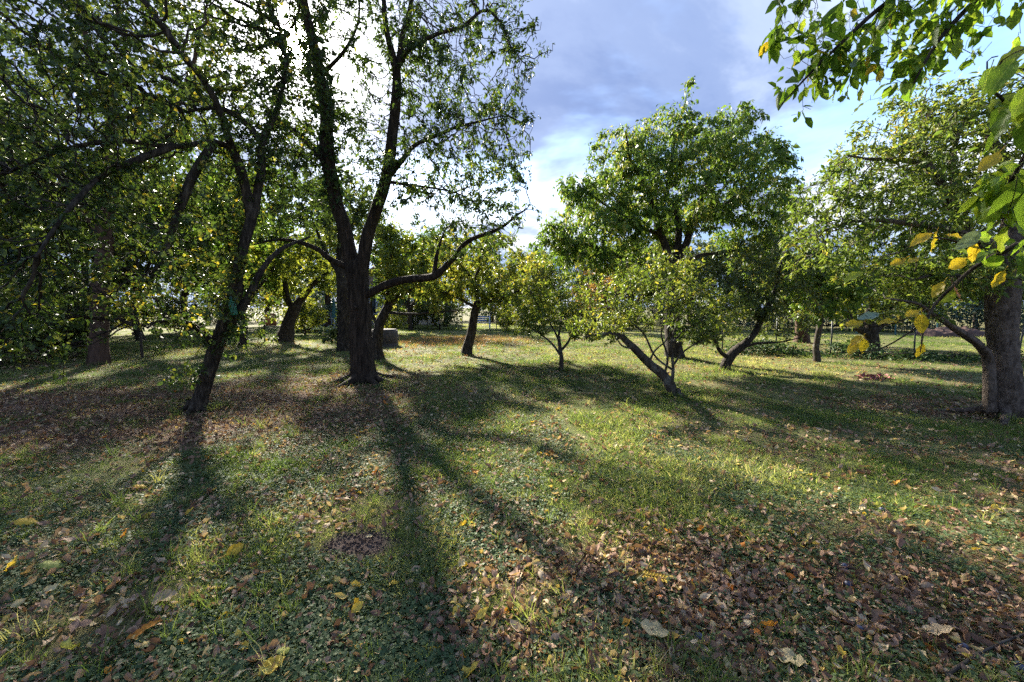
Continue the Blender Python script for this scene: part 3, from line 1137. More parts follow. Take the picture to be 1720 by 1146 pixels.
def build_main_trees():
    # big forked tree in the middle
    g = ground(611, 641)
    make_tree('forked_tree', 'big dark tree whose furrowed trunk forks into two tall stems', g, [
        ([(612, 640, 0), (606, 560, 0), (603, 500, 0), (600, 440, 0)], [.235, .205, .2, .21]),
        ([(596, 462, .02), (580, 390, .05), (560, 322, .1), (551, 250, .1), (544, 170, .1), (529, 90, .1), (512, 0, 0), (496, -120, 0), (490, -260, 0)],
         [.15, .13, .125, .13, .115, .095, .075, .045, .02]),
        ([(606, 462, -.04), (622, 378, -.1), (645, 310, -.2), (656, 250, -.3), (662, 180, -.4), (664, 120, -.5), (652, 50, -.6), (640, -60, -.7), (645, -190, -.7)],
         [.135, .11, .105, .10, .09, .072, .046, .027, .012]),
        ([(664, 128, -.5), (683, 40, -.4), (697, -60, -.3), (700, -180, -.3)], [.06, .045, .03, .012]),
        ([(618, 494, -.05), (650, 478, -.2), (690, 467, -.3), (728, 466, -.4), (756, 440, -.5), (778, 411, -.6), (830, 388, -.8), (885, 350, -1.0)],
         [.085, .078, .072, .072, .05, .042, .032, .012]),
        ([(728, 466, -.4), (734, 430, -.4), (746, 392, -.3)], [.045, .035, .015]),
        ([(590, 452, 0), (556, 436, -.2), (530, 415, -.3), (480, 402, -.5), (425, 412, -.7)], [.06, .052, .045, .03, .012]),
        ([(549, 275, .1), (515, 238, .3), (480, 212, .4), (455, 190, .5), (430, 150, .6)], [.075, .06, .05, .035, .015]),
        ([(654, 295, -.25), (676, 268, -.4), (700, 245, -.5), (745, 222, -.6), (800, 205, -.8), (850, 192, -.9)], [.06, .045, .036, .03, .018, .008]),
        ([(664, 120, -.5), (690, 80, -.6), (730, 58, -.7), (776, 45, -.8), (812, 18, -.9), (842, 36, -1), (858, 78, -1), (878, 104, -1)],
         [.05, .04, .032, .026, .022, .018, .012, .005]),
        ([(648, 306, -.2), (700, 312, -.4), (760, 322, -.6), (800, 345, -.7)], [.03, .022, .014, .007]),
        ([(600, 520, -.18), (597, 514, -.27)], [.045, .035]),
        ([(648, 300, -.3), (640, 290, -.4)], [.03, .022]),
        ([(536, 130, .1), (575, 90, -.2), (600, 40, -.4), (602, -30, -.5)], [.04, .03, .02, .01]),
    ], [
        (610, 130, .2, 120, 150, 1.4, 3), (760, 120, -.5, 130, 130, 1.5, 3.2), (700, -90, -.2, 200, 150, 2.0, 3.2),
        (540, -110, .1, 170, 140, 1.9, 2.6), (800, 250, -.6, 90, 90, 1.3, 2.4), (730, 310, -.5, 125, 75, 1.2, 2.6),
        (830, 350, -.8, 80, 40, .7, 1.1), (850, 210, -.8, 55, 110, .8, .9), (870, 60, -.9, 40, 60, .5, .4), (485, 290, .4, 75, 120, 1.1, 1.9), (490, 120, .6, 90, 150, 1.2, 2.2), (780, 395, -.7, 95, 50, .8, 1.2), (640, 230, -.1, 90, 90, 1., 1.5)],
        M['bark_big'], M['leaf_pear'], 11, attr_n=7600, D=0.105, dk=0.125, leaves=47000, LL=.060, LW=.027, droop=.55, flat=.3,
        tint_mu=.36, sides=40, ridge=.2, rough=.06, flare=.2, tip=.0046, roots=6, cluster=1.2, spread=.04, twig_bark=M['bark_dark'], thin=.009,
        post=ivy_on_stem)

    # leaning apple tree on the left
    g = ground(328, 694)
    make_tree('apple_tree', 'leaning dark apple tree with yellowing leaves and a hanging green bottle', g, [
        ([(328, 694, 0), (350, 625, .05), (372, 562, .1), (397, 490, .15), (410, 420, .2), (424, 352, .25)], [.10, .088, .092, .08, .068, .07]),
        ([(422, 365, .25), (405, 282, .15), (384, 226, -.1), (350, 150, -.4), (300, 80, -.6)], [.07, .062, .052, .036, .02]),
        ([(402, 256, .1), (362, 240, -.1), (292, 245, -.5), (200, 236, -.9), (100, 252, -1.2), (0, 292, -1.3)], [.042, .038, .032, .026, .019, .01]),
        ([(425, 362, .25), (438, 292, .4), (441, 245, .5), (462, 190, .7), (480, 120, .9), (470, 40, 1.0)], [.062, .052, .047, .038, .028, .015]),
        ([(442, 243, .5), (410, 205, .4), (370, 184, .2), (310, 190, 0)], [.05, .042, .03, .012]),
        ([(374, 568, .1), (410, 510, .2), (440, 460, .35), (470, 420, .5), (520, 400, .8)], [.065, .055, .042, .03, .015]),
        ([(362, 238, -.1), (345, 262, -.3), (322, 305, -.4), (300, 362, -.5), (272, 440, -.6)], [.04, .055, .052, .045, .018]),
        ([(345, 640, -.06), (336, 632, -.14)], [.035, .028]),
        ([(405, 450, .1), (414, 440, .02)], [.03, .022]),
        ([(366, 585, .08), (330, 548, -.1), (290, 536, -.35), (240, 545, -.6)], [.05, .036, .025, .01]),
        ([(292, 245, -.5), (200, 280, -1.0), (120, 340, -1.5), (60, 430, -1.9)], [.04, .03, .022, .01]),
    ], [
        (210, 200, -.5, 210, 190, 1.6, 3), (130, 400, -.9, 190, 150, 1.3, 3), (340, 110, .2, 170, 140, 1.4, 2.2),
        (440, 250, .5, 75, 130, .9, 1.2), (475, 110, .8, 95, 130, 1.0, 1.6), (60, 520, -1.3, 120, 100, .8, 1.2), (330, 470, -.4, 70, 130, .7, .9),
        (260, -90, 0, 260, 130, 1.7, 2), (300, 590, -.5, 40, 70, .4, .3), (20, 150, -.5, 140, 200, 1.4, 1.4), (420, 520, .3, 50, 90, .5, .35)],
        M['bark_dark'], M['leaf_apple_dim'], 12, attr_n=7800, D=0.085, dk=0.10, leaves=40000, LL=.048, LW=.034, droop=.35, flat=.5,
        tint_mu=.36, tint_sd=.27, sides=24, ridge=.16, rough=.2, tip=.0042, flare=.25, roots=5, cluster=.8, spread=.035, trop=(0, 0, -.12), thin=.008, cull=far_enough(2.6))

    # brown trunk behind it
    g = ground(166, 612)
    make_tree('shade_tree', 'stout brown-trunked tree behind the leaning apple tree', g, [
        ([(166, 612, 0), (168, 540, 0), (172, 470, 0), (178, 380, 0), (186, 260, 0), (190, 120, 0)], [.2, .18, .175, .16, .13, .08]),
        ([(176, 400, 0), (120, 320, .3), (60, 230, .6), (0, 150, .8)], [.12, .1, .07, .03]),
        ([(182, 330, 0), (250, 250, .2), (310, 150, .5), (340, 40, .6)], [.11, .08, .06, .03]),
        ([(188, 200, 0), (150, 80, -.4), (120, -60, -.6)], [.09, .06, .03]),
    ], [(170, 120, .3, 230, 180, 2.6, 3), (80, 300, .6, 160, 140, 2.0, 2), (290, 280, .8, 130, 150, 2.0, 2), (200, -120, 0, 240, 120, 2.5, 1.5), (-60, 100, .5, 150, 200, 2, 1)],
        M['bark_brown'], M['leaf_far'], 13, attr_n=3000, D=.2, dk=.28, leaves=36000, LL=.10, LW=.06, hexa=False, sides=18, ridge=.1, tint_mu=.22, spread=.1)

    # cherry tree, the rounded one against the sky
    g = ground(1134, 600)
    make_tree('cherry_tree', 'broad rounded green cherry tree with drooping leaves against the sky', g, [
        ([(1134, 600, 0), (1129, 545, 0), (1131, 480, 0), (1130, 436, 0)], [.24, .2, .18, .17]),
        ([(1128, 445, 0), (1118, 415, -.1), (1104, 370, -.2), (1086, 320, -.3), (1060, 270, -.3), (1050, 220, -.3)], [.12, .11, .09, .06, .04, .015]),
        ([(1132, 442, 0), (1140, 395, .1), (1136, 355, .1), (1120, 330, .1), (1130, 260, .1), (1150, 170, .1)], [.12, .1, .08, .06, .04, .012]),
        ([(1135, 445, 0), (1152, 410, -.1), (1168, 370, -.1), (1215, 345, .1), (1270, 300, .2), (1320, 260, .3)], [.11, .1, .08, .06, .035, .012]),
        ([(1128, 458, 0), (1085, 445, -.3), (1040, 430, -.6), (985, 412, -.9), (940, 420, -1)], [.08, .065, .05, .03, .01]),
        ([(1160, 385, 0), (1190, 300, .3), (1220, 230, .4), (1245, 170, .4)], [.06, .05, .03, .012]),
        ([(1110, 395, 0), (1060, 372, -.4), (1010, 340, -.6), (970, 310, -.6)], [.06, .045, .03, .012]),
        ([(1138, 440, .1), (1200, 425, .5), (1260, 420, .8), (1310, 430, 1)], [.07, .05, .035, .012]),
    ], [
        (1130, 325, 0, 175, 80, 2.4, 3.6), (1130, 250, .1, 100, 60, 1.5, 1.7), (1085, 228, .1, 17, 42, .4, .4), (1120, 212, .1, 17, 44, .4, .4),
        (1152, 192, .1, 17, 44, .4, .45), (1205, 222, .2, 17, 42, .4, .4), (1244, 214, .3, 17, 44, .4, .45), (1048, 248, 0, 17, 40, .4, .4), (1285, 255, .3, 19, 36, .4, .4),
        (1318, 278, .3, 24, 28, .5, .35), (1000, 278, -.4, 18, 46, .4, .4), (955, 330, -.5, 20, 42, .5, .4), (1332, 345, .3, 25, 30, .5, .4), (1225, 250, .3, 70, 60, 1.3, 1.1),
        (1000, 400, -.8, 95, 60, 1.5, 2.6), (940, 415, -1, 50, 45, .9, .9), (1040, 320, -.3, 70, 70, 1.3, 1.0), (1262, 350, .3, 72, 70, 1.5, 1.4), (1290, 430, .5, 70, 48, 1.3, 1.3), (1060, 445, -.4, 75, 35, 1.0, .9)],
        M['bark_dark'], M['leaf_cherry'], 14, attr_n=6600, D=.14, dk=.17, leaves=64000, LL=.105, LW=.045, droop=1.0, flat=.1, hexa=False,
        tint_mu=.62, tint_sd=.22, sides=16, rough=.1, spread=.07, trop=(0, 0, .1), cluster=.8)

    # old tree with thick pale trunk at the right edge
    g = ground(1688, 699)
    make_tree('old_apple_tree', 'old apple tree with thick lichened grey trunk and feathery pale leaves', g, [
        ([(1686, 699, 0), (1686, 640, 0), (1688, 560, 0), (1687, 490, 0), (1690, 430, 0), (1702, 370, .1), (1690, 300, .2), (1662, 220, .3)],
         [.185, .165, .155, .15, .135, .10, .075, .045]),
        ([(1664, 690, -.04), (1663, 640, -.05), (1656, 600, -.05), (1626, 566, -.2), (1600, 546, -.3), (1560, 522, -.5), (1500, 500, -.7)],
         [.07, .066, .06, .042, .034, .022, .01]),
        ([(1690, 436, 0), (1642, 402, .1), (1606, 360, .2), (1581, 312, .2), (1552, 282, .2), (1492, 268, .1), (1426, 263, 0)],
         [.08, .065, .055, .045, .035, .024, .01]),
        ([(1690, 420, 0), (1602, 386, -.2), (1522, 373, -.3), (1430, 373, -.3), (1370, 390, -.3)], [.06, .042, .03, .016, .008]),
        ([(1604, 356, .2), (1600, 290, .3), (1610, 230, .4), (1640, 160, .5)], [.045, .035, .025, .012]),
        ([(1581, 315, .2), (1555, 250, .3), (1560, 190, .4)], [.03, .02, .01]),
        ([(1690, 470, 0), (1640, 470, -.3), (1590, 462, -.5), (1530, 470, -.6)], [.045, .035, .025, .01]),
    ], [
        (1560, 290, .2, 165, 110, 1.2, 4), (1440, 390, 0, 110, 85, 1.0, 1.8), (1640, 190, .3, 100, 60, 1.0, 1.2), (1580, 460, -.3, 115, 55, .8, 1.5),
        (1740, 330, .3, 80, 150, 1.1, 1.3), (1390, 320, 0, 45, 45, .7, .5), (1540, 170, .3, 60, 30, .6, .35)],
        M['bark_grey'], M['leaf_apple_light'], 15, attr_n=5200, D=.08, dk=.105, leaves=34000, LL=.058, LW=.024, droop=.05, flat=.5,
        tint_mu=.36, tint_sd=.24, sides=36, rough=.2, ridge=.13, flare=.15, roots=5, tip=.0036, spread=.03, trop=(0, 0, .12), twig_bark=M['bark_mid'], thin=.008, cluster=.6)

    # leaning plum
    g = ground(1135, 664)
    make_tree('plum_tree', 'low plum tree with a lichened trunk leaning far over to the left', g, [
        ([(1135, 664, 0), (1118, 641, 0), (1095, 619, 0), (1072, 595, 0), (1052, 576, 0), (1040, 563, 0)], [.085, .082, .074, .066, .055, .045]),
        ([(1040, 566, 0), (1022, 560, -.1), (1000, 563, -.2), (980, 568, -.3)], [.05, .035, .022, .01]),
        ([(1128, 652, -.03), (1131, 610, -.05), (1128, 575, -.08), (1138, 540, -.1), (1150, 500, -.1)], [.03, .026, .022, .015, .008]),
        ([(1130, 622, -.05), (1102, 600, -.1), (1082, 562, -.1), (1058, 540, 0), (1035, 520, 0)], [.018, .016, .014, .011, .006]),
        ([(1132, 612, -.05), (1150, 590, 0), (1180, 572, .1), (1215, 560, .2)], [.018, .015, .011, .006]),
        ([(1130, 575, -.08), (1150, 555, 0), (1180, 535, .1), (1200, 510, .1)], [.016, .014, .01, .006]),
        ([(1115, 632, 0), (1122, 600, .1), (1110, 560, .2), (1118, 520, .2)], [.022, .018, .013, .007]),
        ([(1090, 610, 0), (1100, 590, .1), (1120, 570, .3), (1130, 540, .4)], [.02, .015, .011, .006]),
        ([(1062, 585, 0), (1048, 583, -.1), (1040, 575, -.2), (1030, 555, -.3)], [.016, .014, .012, .006]),
    ], [(1090, 500, 0, 125, 55, .9, 3), (1170, 520, 0, 85, 50, .8, 1.4), (1000, 540, -.1, 75, 36, .7, 1.1), (1100, 445, .1, 80, 32, .7, .9), (1200, 555, .1, 55, 28, .5, .5)],
        M['bark_mid'], M['leaf_plum'], 16, attr_n=2000, D=.09, dk=.11, leaves=7000, LL=.058, LW=.028, sides=18, rough=.28, ridge=.1, flare=.25, roots=4, tint_mu=.4, spread=.035, thin=.01, cluster=.8)

    # young tree
    g = ground(943, 623)
    make_tree('young_tree', 'slender young tree with a fan of thin branches in the sunlit lawn', g, [
        ([(943, 623, 0), (942, 602, 0), (940, 585, 0), (938, 565, 0)], [.055, .05, .045, .035]),
        ([(942, 598, 0), (927, 578, -.1), (902, 557, -.2), (878, 545, -.3)], [.03, .025, .018, .008]),
        ([(941, 590, 0), (955, 574, .1), (966, 550, .1), (985, 525, .2)], [.032, .028, .02, .008]),
        ([(938, 570, 0), (925, 545, .1), (905, 515, .1), (885, 480, .1)], [.026, .02, .014, .006]),
        ([(938, 566, 0), (944, 530, -.1), (940, 490, -.1)], [.026, .018, .008]),
    ], [(940, 505, 0, 95, 52, 1.1, 2.6), (880, 535, -.2, 62, 30, .8, 1.2), (995, 540, .1, 58, 34, .8, 1.1), (935, 455, 0, 60, 32, .8, .8)],
        M['bark_mid'], M['leaf_plum'], 17, attr_n=1300, D=.11, dk=.15, leaves=9000, LL=.06, LW=.036, sides=12, flare=.3, tint_mu=.5, spread=.04, thin=.01, cluster=.8, hexa=False)

    # tree leaning to the right in the sun
    g = ground(783, 598)
    make_tree('leaning_tree', 'yellow-green tree with short dark trunk leaning right beside reddish weeds', g, [
        ([(783, 598, 0), (790, 562, 0), (797, 532, 0), (803, 508, 0)], [.16, .135, .12, .11]),
        ([(802, 514, 0), (840, 501, -.2), (876, 487, -.3), (905, 480, -.4)], [.065, .05, .03, .012]),
        ([(803, 510, 0), (800, 470, .1), (815, 430, .2), (840, 395, .3)], [.07, .055, .035, .012]),
        ([(800, 518, 0), (770, 500, -.1), (735, 490, -.2)], [.05, .035, .012]),
        ([(802, 480, .1), (770, 440, .3), (740, 415, .4)], [.045, .03, .012]),
    ], [(810, 450, .1, 105, 65, 1.8, 3), (875, 500, -.2, 75, 45, 1.2, 1.5), (735, 470, .2, 70, 50, 1.2, 1.3)],
        M['bark_dark'], M['leaf_plum'], 18, attr_n=1500, D=.15, dk=.2, leaves=13000, LL=.09, LW=.055, sides=14, tint_mu=.58, spread=.06, hexa=False, cluster=.8)

    # dark stubby tree right of the plum
    g = ground(1216, 621)
    make_tree('stubby_tree', 'stubby dark tree leaning right, its crown behind the plum tree', g, [
        ([(1216, 621, 0), (1229, 597, 0), (1246, 582, 0)], [.115, .105, .095]),
        ([(1244, 584, 0), (1266, 560, .1), (1284, 528, .2), (1300, 490, .3), (1312, 440, .3)], [.08, .075, .07, .045, .018]),
        ([(1226, 602, 0), (1210, 590, -.1), (1200, 572, -.1), (1190, 545, -.1)], [.05, .045, .03, .01]),
        ([(1280, 538, .2), (1250, 510, .1), (1225, 480, 0), (1210, 450, 0)], [.045, .035, .022, .01]),
        ([(1246, 584, 0), (1275, 576, -.2), (1310, 574, -.4), (1350, 566, -.5)], [.04, .03, .02, .008]),
    ], [(1220, 490, 0, 105, 62, 1.2, 3), (1295, 440, .3, 70, 60, 1.2, 1.8), (1180, 560, -.2, 50, 26, .6, .8), (1320, 520, .1, 50, 45, .8, .8)],
        M['bark_dark'], M['leaf_far'], 19, attr_n=1700, D=.11, dk=.15, leaves=12500, LL=.068, LW=.038, sides=14, rough=.25, tint_mu=.5, spread=.045, hexa=False, cluster=.6)

    g = ground(1373, 606)
    make_tree('thin_tree', 'thin straight-trunked small tree next to the dark wire fence post', g, [
        ([(1373, 606, 0), (1374, 575, 0), (1377, 545, 0), (1380, 515, 0)], [.085, .075, .07, .05]),
        ([(1378, 540, 0), (1350, 510, .1), (1330, 480, .1)], [.035, .025, .01]),
        ([(1380, 520, 0), (1405, 495, 0), (1425, 465, 0)], [.035, .025, .01]),
        ([(1380, 518, 0), (1378, 480, 0), (1385, 440, 0)], [.035, .025, .01]),
    ], [(1378, 480, 0, 78, 58, 1.3, 1)], M['bark_mid'], M['leaf_cherry'], 20, attr_n=700, D=.15, dk=.2, leaves=8000, LL=.09, LW=.05, tint_mu=.5, spread=.06, hexa=False, cluster=.8)

    g = ground(1464, 592)
    make_tree('branching_tree', 'low dark tree branching into thick arms behind hanging yellow leaves', g, [
        ([(1464, 592, 0), (1464, 570, 0), (1463, 548, 0), (1460, 520, 0)], [.21, .19, .16, .1]),
        ([(1463, 566, 0), (1444, 552, -.1), (1424, 528, -.2), (1405, 500, -.2)], [.12, .1, .07, .03]),
        ([(1466, 560, 0), (1486, 540, .1), (1500, 515, .2)], [.11, .08, .03]),
    ], [(1465, 490, 0, 115, 65, 1.8, 2), (1410, 440, .2, 80, 60, 1.6, 1.2), (1540, 480, .3, 80, 50, 1.5, 1)],
        M['bark_dark'], M['leaf_plum'], 21, attr_n=1300, D=.18, dk=.24, leaves=13000, LL=.1, LW=.06, tint_mu=.5, spread=.08, hexa=False, cluster=.8)

    g = ground(1347, 576)
    make_tree('sunlit_tree', 'tree with sunlit reddish trunk standing beyond the wire fence', g, [
        ([(1347, 576, 0), (1346, 555, 0), (1343, 525, 0)], [.24, .21, .16]),
        ([(1343, 535, 0), (1315, 505, 0), (1300, 470, 0)], [.1, .07, .02]),
        ([(1343, 530, 0), (1365, 495, 0), (1380, 455, 0)], [.1, .07, .02]),
    ], [(1340, 480, 0, 70, 50, 2, 1)], M['bark_brown'], M['leaf_far'], 22, attr_n=700, D=.25, dk=.34, leaves=7000, LL=.13, LW=.08, spread=.1, hexa=False)

    # tree behind, left of the big trunk
    g = ground(477, 574)
    make_tree('slanting_tree', 'slanting dark trunk with bright leaves between apple tree and forked tree', g, [
        ([(477, 574, 0), (487, 540, 0), (497, 512, 0)], [.3, .24, .22]),
        ([(494, 522, 0), (482, 500, 0), (478, 460, 0), (465, 420, 0)], [.14, .12, .09, .03]),
        ([(497, 514, 0), (512, 495, 0), (535, 470, 0), (560, 450, 0)], [.16, .13, .09, .03]),
    ], [(490, 445, 0, 95, 55, 2.2, 2), (545, 420, .5, 60, 70, 2, 1), (430, 470, .5, 50, 50, 1.5, .8)],
        M['bark_dark'], M['leaf_far_yellow'], 23, attr_n=900, D=.25, dk=.33, leaves=11000, LL=.12, LW=.08, spread=.1, tint_mu=.3, hexa=False, cluster=.6)

    # multi-stemmed tree just behind the big trunk, with the long low branch
    g = ground(634, 604)
    make_tree('curved_tree', 'curved dark tree half hidden behind the forked trunk with a long low branch', g, [
        ([(634, 604, 0), (632, 575, 0), (637, 545, 0), (652, 515, 0)], [.17, .15, .13, .12]),
        ([(648, 522, 0), (652, 490, .1), (652, 450, .2), (660, 410, .2)], [.08, .07, .055, .02]),
        ([(652, 517, 0), (665, 500, 0), (690, 485, .1), (705, 476, .1)], [.09, .07, .05, .03]),
        ([(648, 525, 0), (690, 528, -.2), (740, 524, -.4), (778, 522, -.5)], [.045, .035, .028, .012]),
        ([(636, 550, 0), (622, 520, .1), (628, 490, .2)], [.05, .04, .02]),
    ], [(690, 440, .2, 75, 50, 1.6, 2), (650, 420, .3, 50, 50, 1.4, 1)],
        M['bark_dark'], M['leaf_plum'], 24, attr_n=800, D=.17, dk=.23, leaves=8000, LL=.09, LW=.055, spread=.06, hexa=False, tint_mu=.5, cluster=.8)

    # dark stump-like trunk with shoots beside the big trunk
    g = ground(580, 590)
    make_tree('dark_trunk_tree', 'black shaded trunk with leafy shoots at its foot behind the forked tree', g, [
        ([(580, 590, 0), (579, 550, 0), (577, 500, 0), (574, 440, 0), (570, 360, 0)], [.24, .23, .2, .17, .1]),
        ([(576, 470, 0), (545, 420, .3), (520, 360, .5)], [.09, .06, .02]),
        ([(573, 420, 0), (600, 360, .2), (620, 310, .3)], [.08, .05, .02]),
    ], [(560, 350, .3, 90, 70, 2, 2), (556, 572, -.1, 14, 22, .4, .35)],
        M['bark_dark'], M['leaf_far'], 25, attr_n=1000, D=.2, dk=.26, leaves=9000, LL=.1, LW=.06, spread=.07, hexa=False, tint_mu=.3, cluster=.8)


def ivy_on_stem(root, pos, par, rad, n0, origin, r):
    """ivy climbing the left stem of the forked tree"""
    pts = [(566, 345, .1), (553, 280, .1), (549, 220, .1), (543, 165, .1), (534, 110, .1), (526, 70, .1)]
    W = [at(p[0], p[1], origin[1] + p[2]) for p in pts]
    path, _ = catmull(W, np.full(len(W), .14), .05)
    n = 900
    k = r.integers(0, len(path), n)
    d = norm(r.normal(size=(n, 3)) * np.array([1, 1, .25]))
    C = path[k] + d * (.14 + .09 * r.random(n) ** 2)[:, None]
    V, Fs, kk = make_leaves(C - origin, d * .8 + np.array([0, 0, -.3]), .075, .065, r, .6, .1)
    link('ivy', np_mesh('ivy', V, Fs, tint=np.repeat(r.random(n), kk)), M['ivy'], root)


build_main_trees()

# ------------------------------------------------------------------ overhanging tree by the camera


def frame_matrix(loc, a, nn, s=1.0):
    from mathutils import Matrix
    a = norm(np.asarray(a, float))
    sd_ = norm(np.cross(nn, a))
    nn = np.cross(a, sd_)
    m = Matrix(((a[0] * s, sd_[0] * s, nn[0] * s, loc[0]), (a[1] * s, sd_[1] * s, nn[1] * s, loc[1]),
                (a[2] * s, sd_[2] * s, nn[2] * s, loc[2]), (0, 0, 0, 1)))
    return m


def build_overhang():
    near = [leaf_sheet('leaf', 0.085, 0.046, c, f, .25, 70 + k, n=9, cross=x)
            for k, (c, f, x) in enumerate([(.5, .25, 0), (.2, .1, .3), (-.4, .2, 0), (.8, .35, 0), (.1, -.2, .4), (-.7, .1, .2)])]
    variants = {}

    def leaf_of(k, mat):
        if (k, mat) not in variants:
            me = near[k].copy()
            me.materials.clear()
            me.materials.append(M[mat])
            variants[(k, mat)] = me
        return variants[(k, mat)]

    def hang(root, origin, P, a, nn, s, mat, k):
        L = .09 * s
        a = norm(np.asarray(a, float))
        o = link('leaf', leaf_of(k, mat), None, root)
        o.matrix_local = frame_matrix(P - origin + a * (.45 + .28) * L, a, nn, s)
        return o

    def post(root, pos, par, rad, n0, origin, r):
        idx = np.arange(n0, len(pos))
        p = pos[idx]
        up = p[:, 2] > 2.35
        setA = idx[up & (rad[idx] < .006)]
        setC = idx[~up & (rad[idx] < .006)]
        for st, n, s0 in ((setA, 205, 1.0), (setC, 62, 1.05)):
            ch = r.choice(st, n)
            for i in ch:
                t = r.random()
                P = pos[par[i]] * (1 - t) + pos[i] * t
                a = norm((pos[i] - pos[par[i]]) * 3 + r.normal(0, .55, 3) + np.array([0, 0, -.75]))
                nn = norm(r.normal(0, .7, 3) + np.array([0, -.2, .5]))
                q = r.random()
                mat = 'near_green' if q < .93 else ('near_yellow' if q < .97 else 'near_grey')
                hang(root, origin, P, a, nn, s0 * r.uniform(.75, 1.25), mat, int(r.integers(0, 6)))
        # the leaves one can point at: pixel of the leaf's middle, depth, axis, material, size
        pick = [(1432, 545, 1.75, (-1, .1, -.35), 'near_yellow', 1.1), (1458, 532, 1.75, (-.8, .2, -.3), 'near_grey', 1.05),
                (1437, 573, 1.8, (-.6, 0, -.5), 'near_yellow', .9), (1432, 586, 1.8, (-.3, .2, -.9), 'near_yellow', 1.0),
                (1450, 582, 1.85, (.2, .3, -1), 'near_yellow', .95), (1490, 540, 1.75, (-1, .2, .1), 'near_yellow', .9),
                (1530, 528, 1.7, (-.8, 0, -.4), 'near_yellow', .95), (1548, 545, 1.7, (.2, .1, -1), 'near_yellow', 1.1),
                (1545, 590, 1.72, (0, .2, -1), 'near_yellow', .85), (1506, 442, 1.7, (-.7, .2, -.6), 'near_yellow', .9),
                (1535, 437, 1.7, (.5, .1, .2), 'near_yellow', .75), (1545, 402, 1.65, (-.8, .2, -.4), 'near_yellow', 1.0),
                (1566, 408, 1.65, (-.3, .2, -1), 'near_yellow', 1.0), (1605, 398, 1.6, (-.9, .2, .2), 'near_yellow', .9),
                (1625, 405, 1.55, (-.6, .1, -.6), 'near_grey', 1.2), (1605, 445, 1.6, (-.8, .2, -.6), 'near_yellow', 1.15),
                (1634, 425, 1.6, (.2, .2, -1), 'near_yellow', 1.0), (1432, 464, 1.8, (-.9, .2, -.3), 'near_green', .95),
                (1660, 275, 1.45, (-.5, .2, -.8), 'near_yellow', 1.15),
                (1575, 488, 1.7, (-.3, .2, -.9), 'near_yellow', .95), (1590, 500, 1.7, (-.6, .2, -.5), 'near_green', .95),
                (1608, 495, 1.68, (.2, .1, -1), 'near_brown', .8), (1676, 470, 1.6, (-.4, .2, -.9), 'near_yellow', .95),
                (1680, 130, .92, (-.55, .1, -.8), 'near_green', 1.0), (1655, 140, .98, (-.3, .1, -1), 'near_green', .9),
                (1712, 175, .95, (-.2, .2, -1), 'near_green', .9), (1700, 95, 1.0, (-.8, .1, -.5), 'near_green', .95)]
        for j, (px, py, dd, a, mat, s) in enumerate(pick):
            a = norm(np.array(a, float))
            P = at(px, py, dd) - a * .73 * .09 * s
            dq = np.linalg.norm(pos - P, axis=1)
            q = int(dq.argmin())
            if dq[q] > .45:
                continue
            mid = (pos[q] + P) / 2 + np.array([r.normal(0, .01), r.normal(0, .01), .03])
            path, rr = catmull([pos[q], mid, P], [.0022, .0017, .0012], .03)
            V, Fs = tube(path - origin, rr, 4)
            link('twig', np_mesh('twig', V, Fs, smooth=True), M['bark_dark'], root)
            hang(root, origin, P, a, norm(np.array([r.normal(0, .5), -.6, .7])), s * .92, mat, j % 6)

    W = lambda *p: at(*p)
    base = np.array([3.75, 1.15, float(gz(3.75, 1.15))])
    limbs = [
        ([base, base + [-.03, .05, 1.2], base + [-.15, .12, 2.2], base + [-.4, .4, 3.1], base + [-.6, .8, 4.0]], [.17, .15, .14, .10, .05]),
        ([base + [-.25, .25, 2.6], W(1830, -70, 2.3), W(1680, -40, 2.6), W(1520, -50, 2.8), W(1400, -40, 2.9), W(1320, -10, 3.0)], [.06, .045, .034, .024, .014, .007]),
        ([W(1680, -40, 2.6), W(1600, 40, 2.55), W(1562, 90, 2.5), W(1535, 140, 2.5)], [.016, .013, .009, .004]),
        ([W(1560, -45, 2.75), W(1470, 20, 2.7), W(1410, 75, 2.7), W(1360, 125, 2.7), W(1310, 180, 2.7)], [.018, .014, .010, .007, .003]),
        ([base + [-.05, .06, 1.6], base + [-1.0, .35, 1.72], W(1765, 408, 1.55), W(1690, 425, 1.6), W(1640, 450, 1.66), W(1600, 480, 1.7), W(1566, 510, 1.72), W(1547, 545, 1.72), W(1542, 590, 1.72)],
         [.035, .024, .013, .010, .008, .007, .006, .004, .002]),
        ([W(1548, 545, 1.72), W(1512, 568, 1.76), W(1480, 585, 1.8), W(1440, 592, 1.84), W(1400, 592, 1.9)], [.004, .0035, .003, .0025, .0015]),
        ([W(1560, 518, 1.72), W(1510, 540, 1.75), W(1470, 548, 1.78), W(1440, 540, 1.8)], [.0035, .003, .0025, .0015]),
        ([base + [-.1, .1, 2.0], base + [-1.2, .2, 2.35], W(1790, 170, 1.15), W(1735, 245, 1.3), W(1690, 320, 1.45), W(1655, 345, 1.5)], [.03, .02, .011, .008, .005, .0025]),
        ([W(1735, 245, 1.3), W(1690, 175, 1.1), W(1660, 150, 1.0)], [.006, .004, .002]),
        ([W(1690, 425, 1.6), W(1620, 410, 1.62), W(1560, 398, 1.66), W(1510, 425, 1.7)], [.005, .004, .003, .0015]),
    ]
    crowns = []
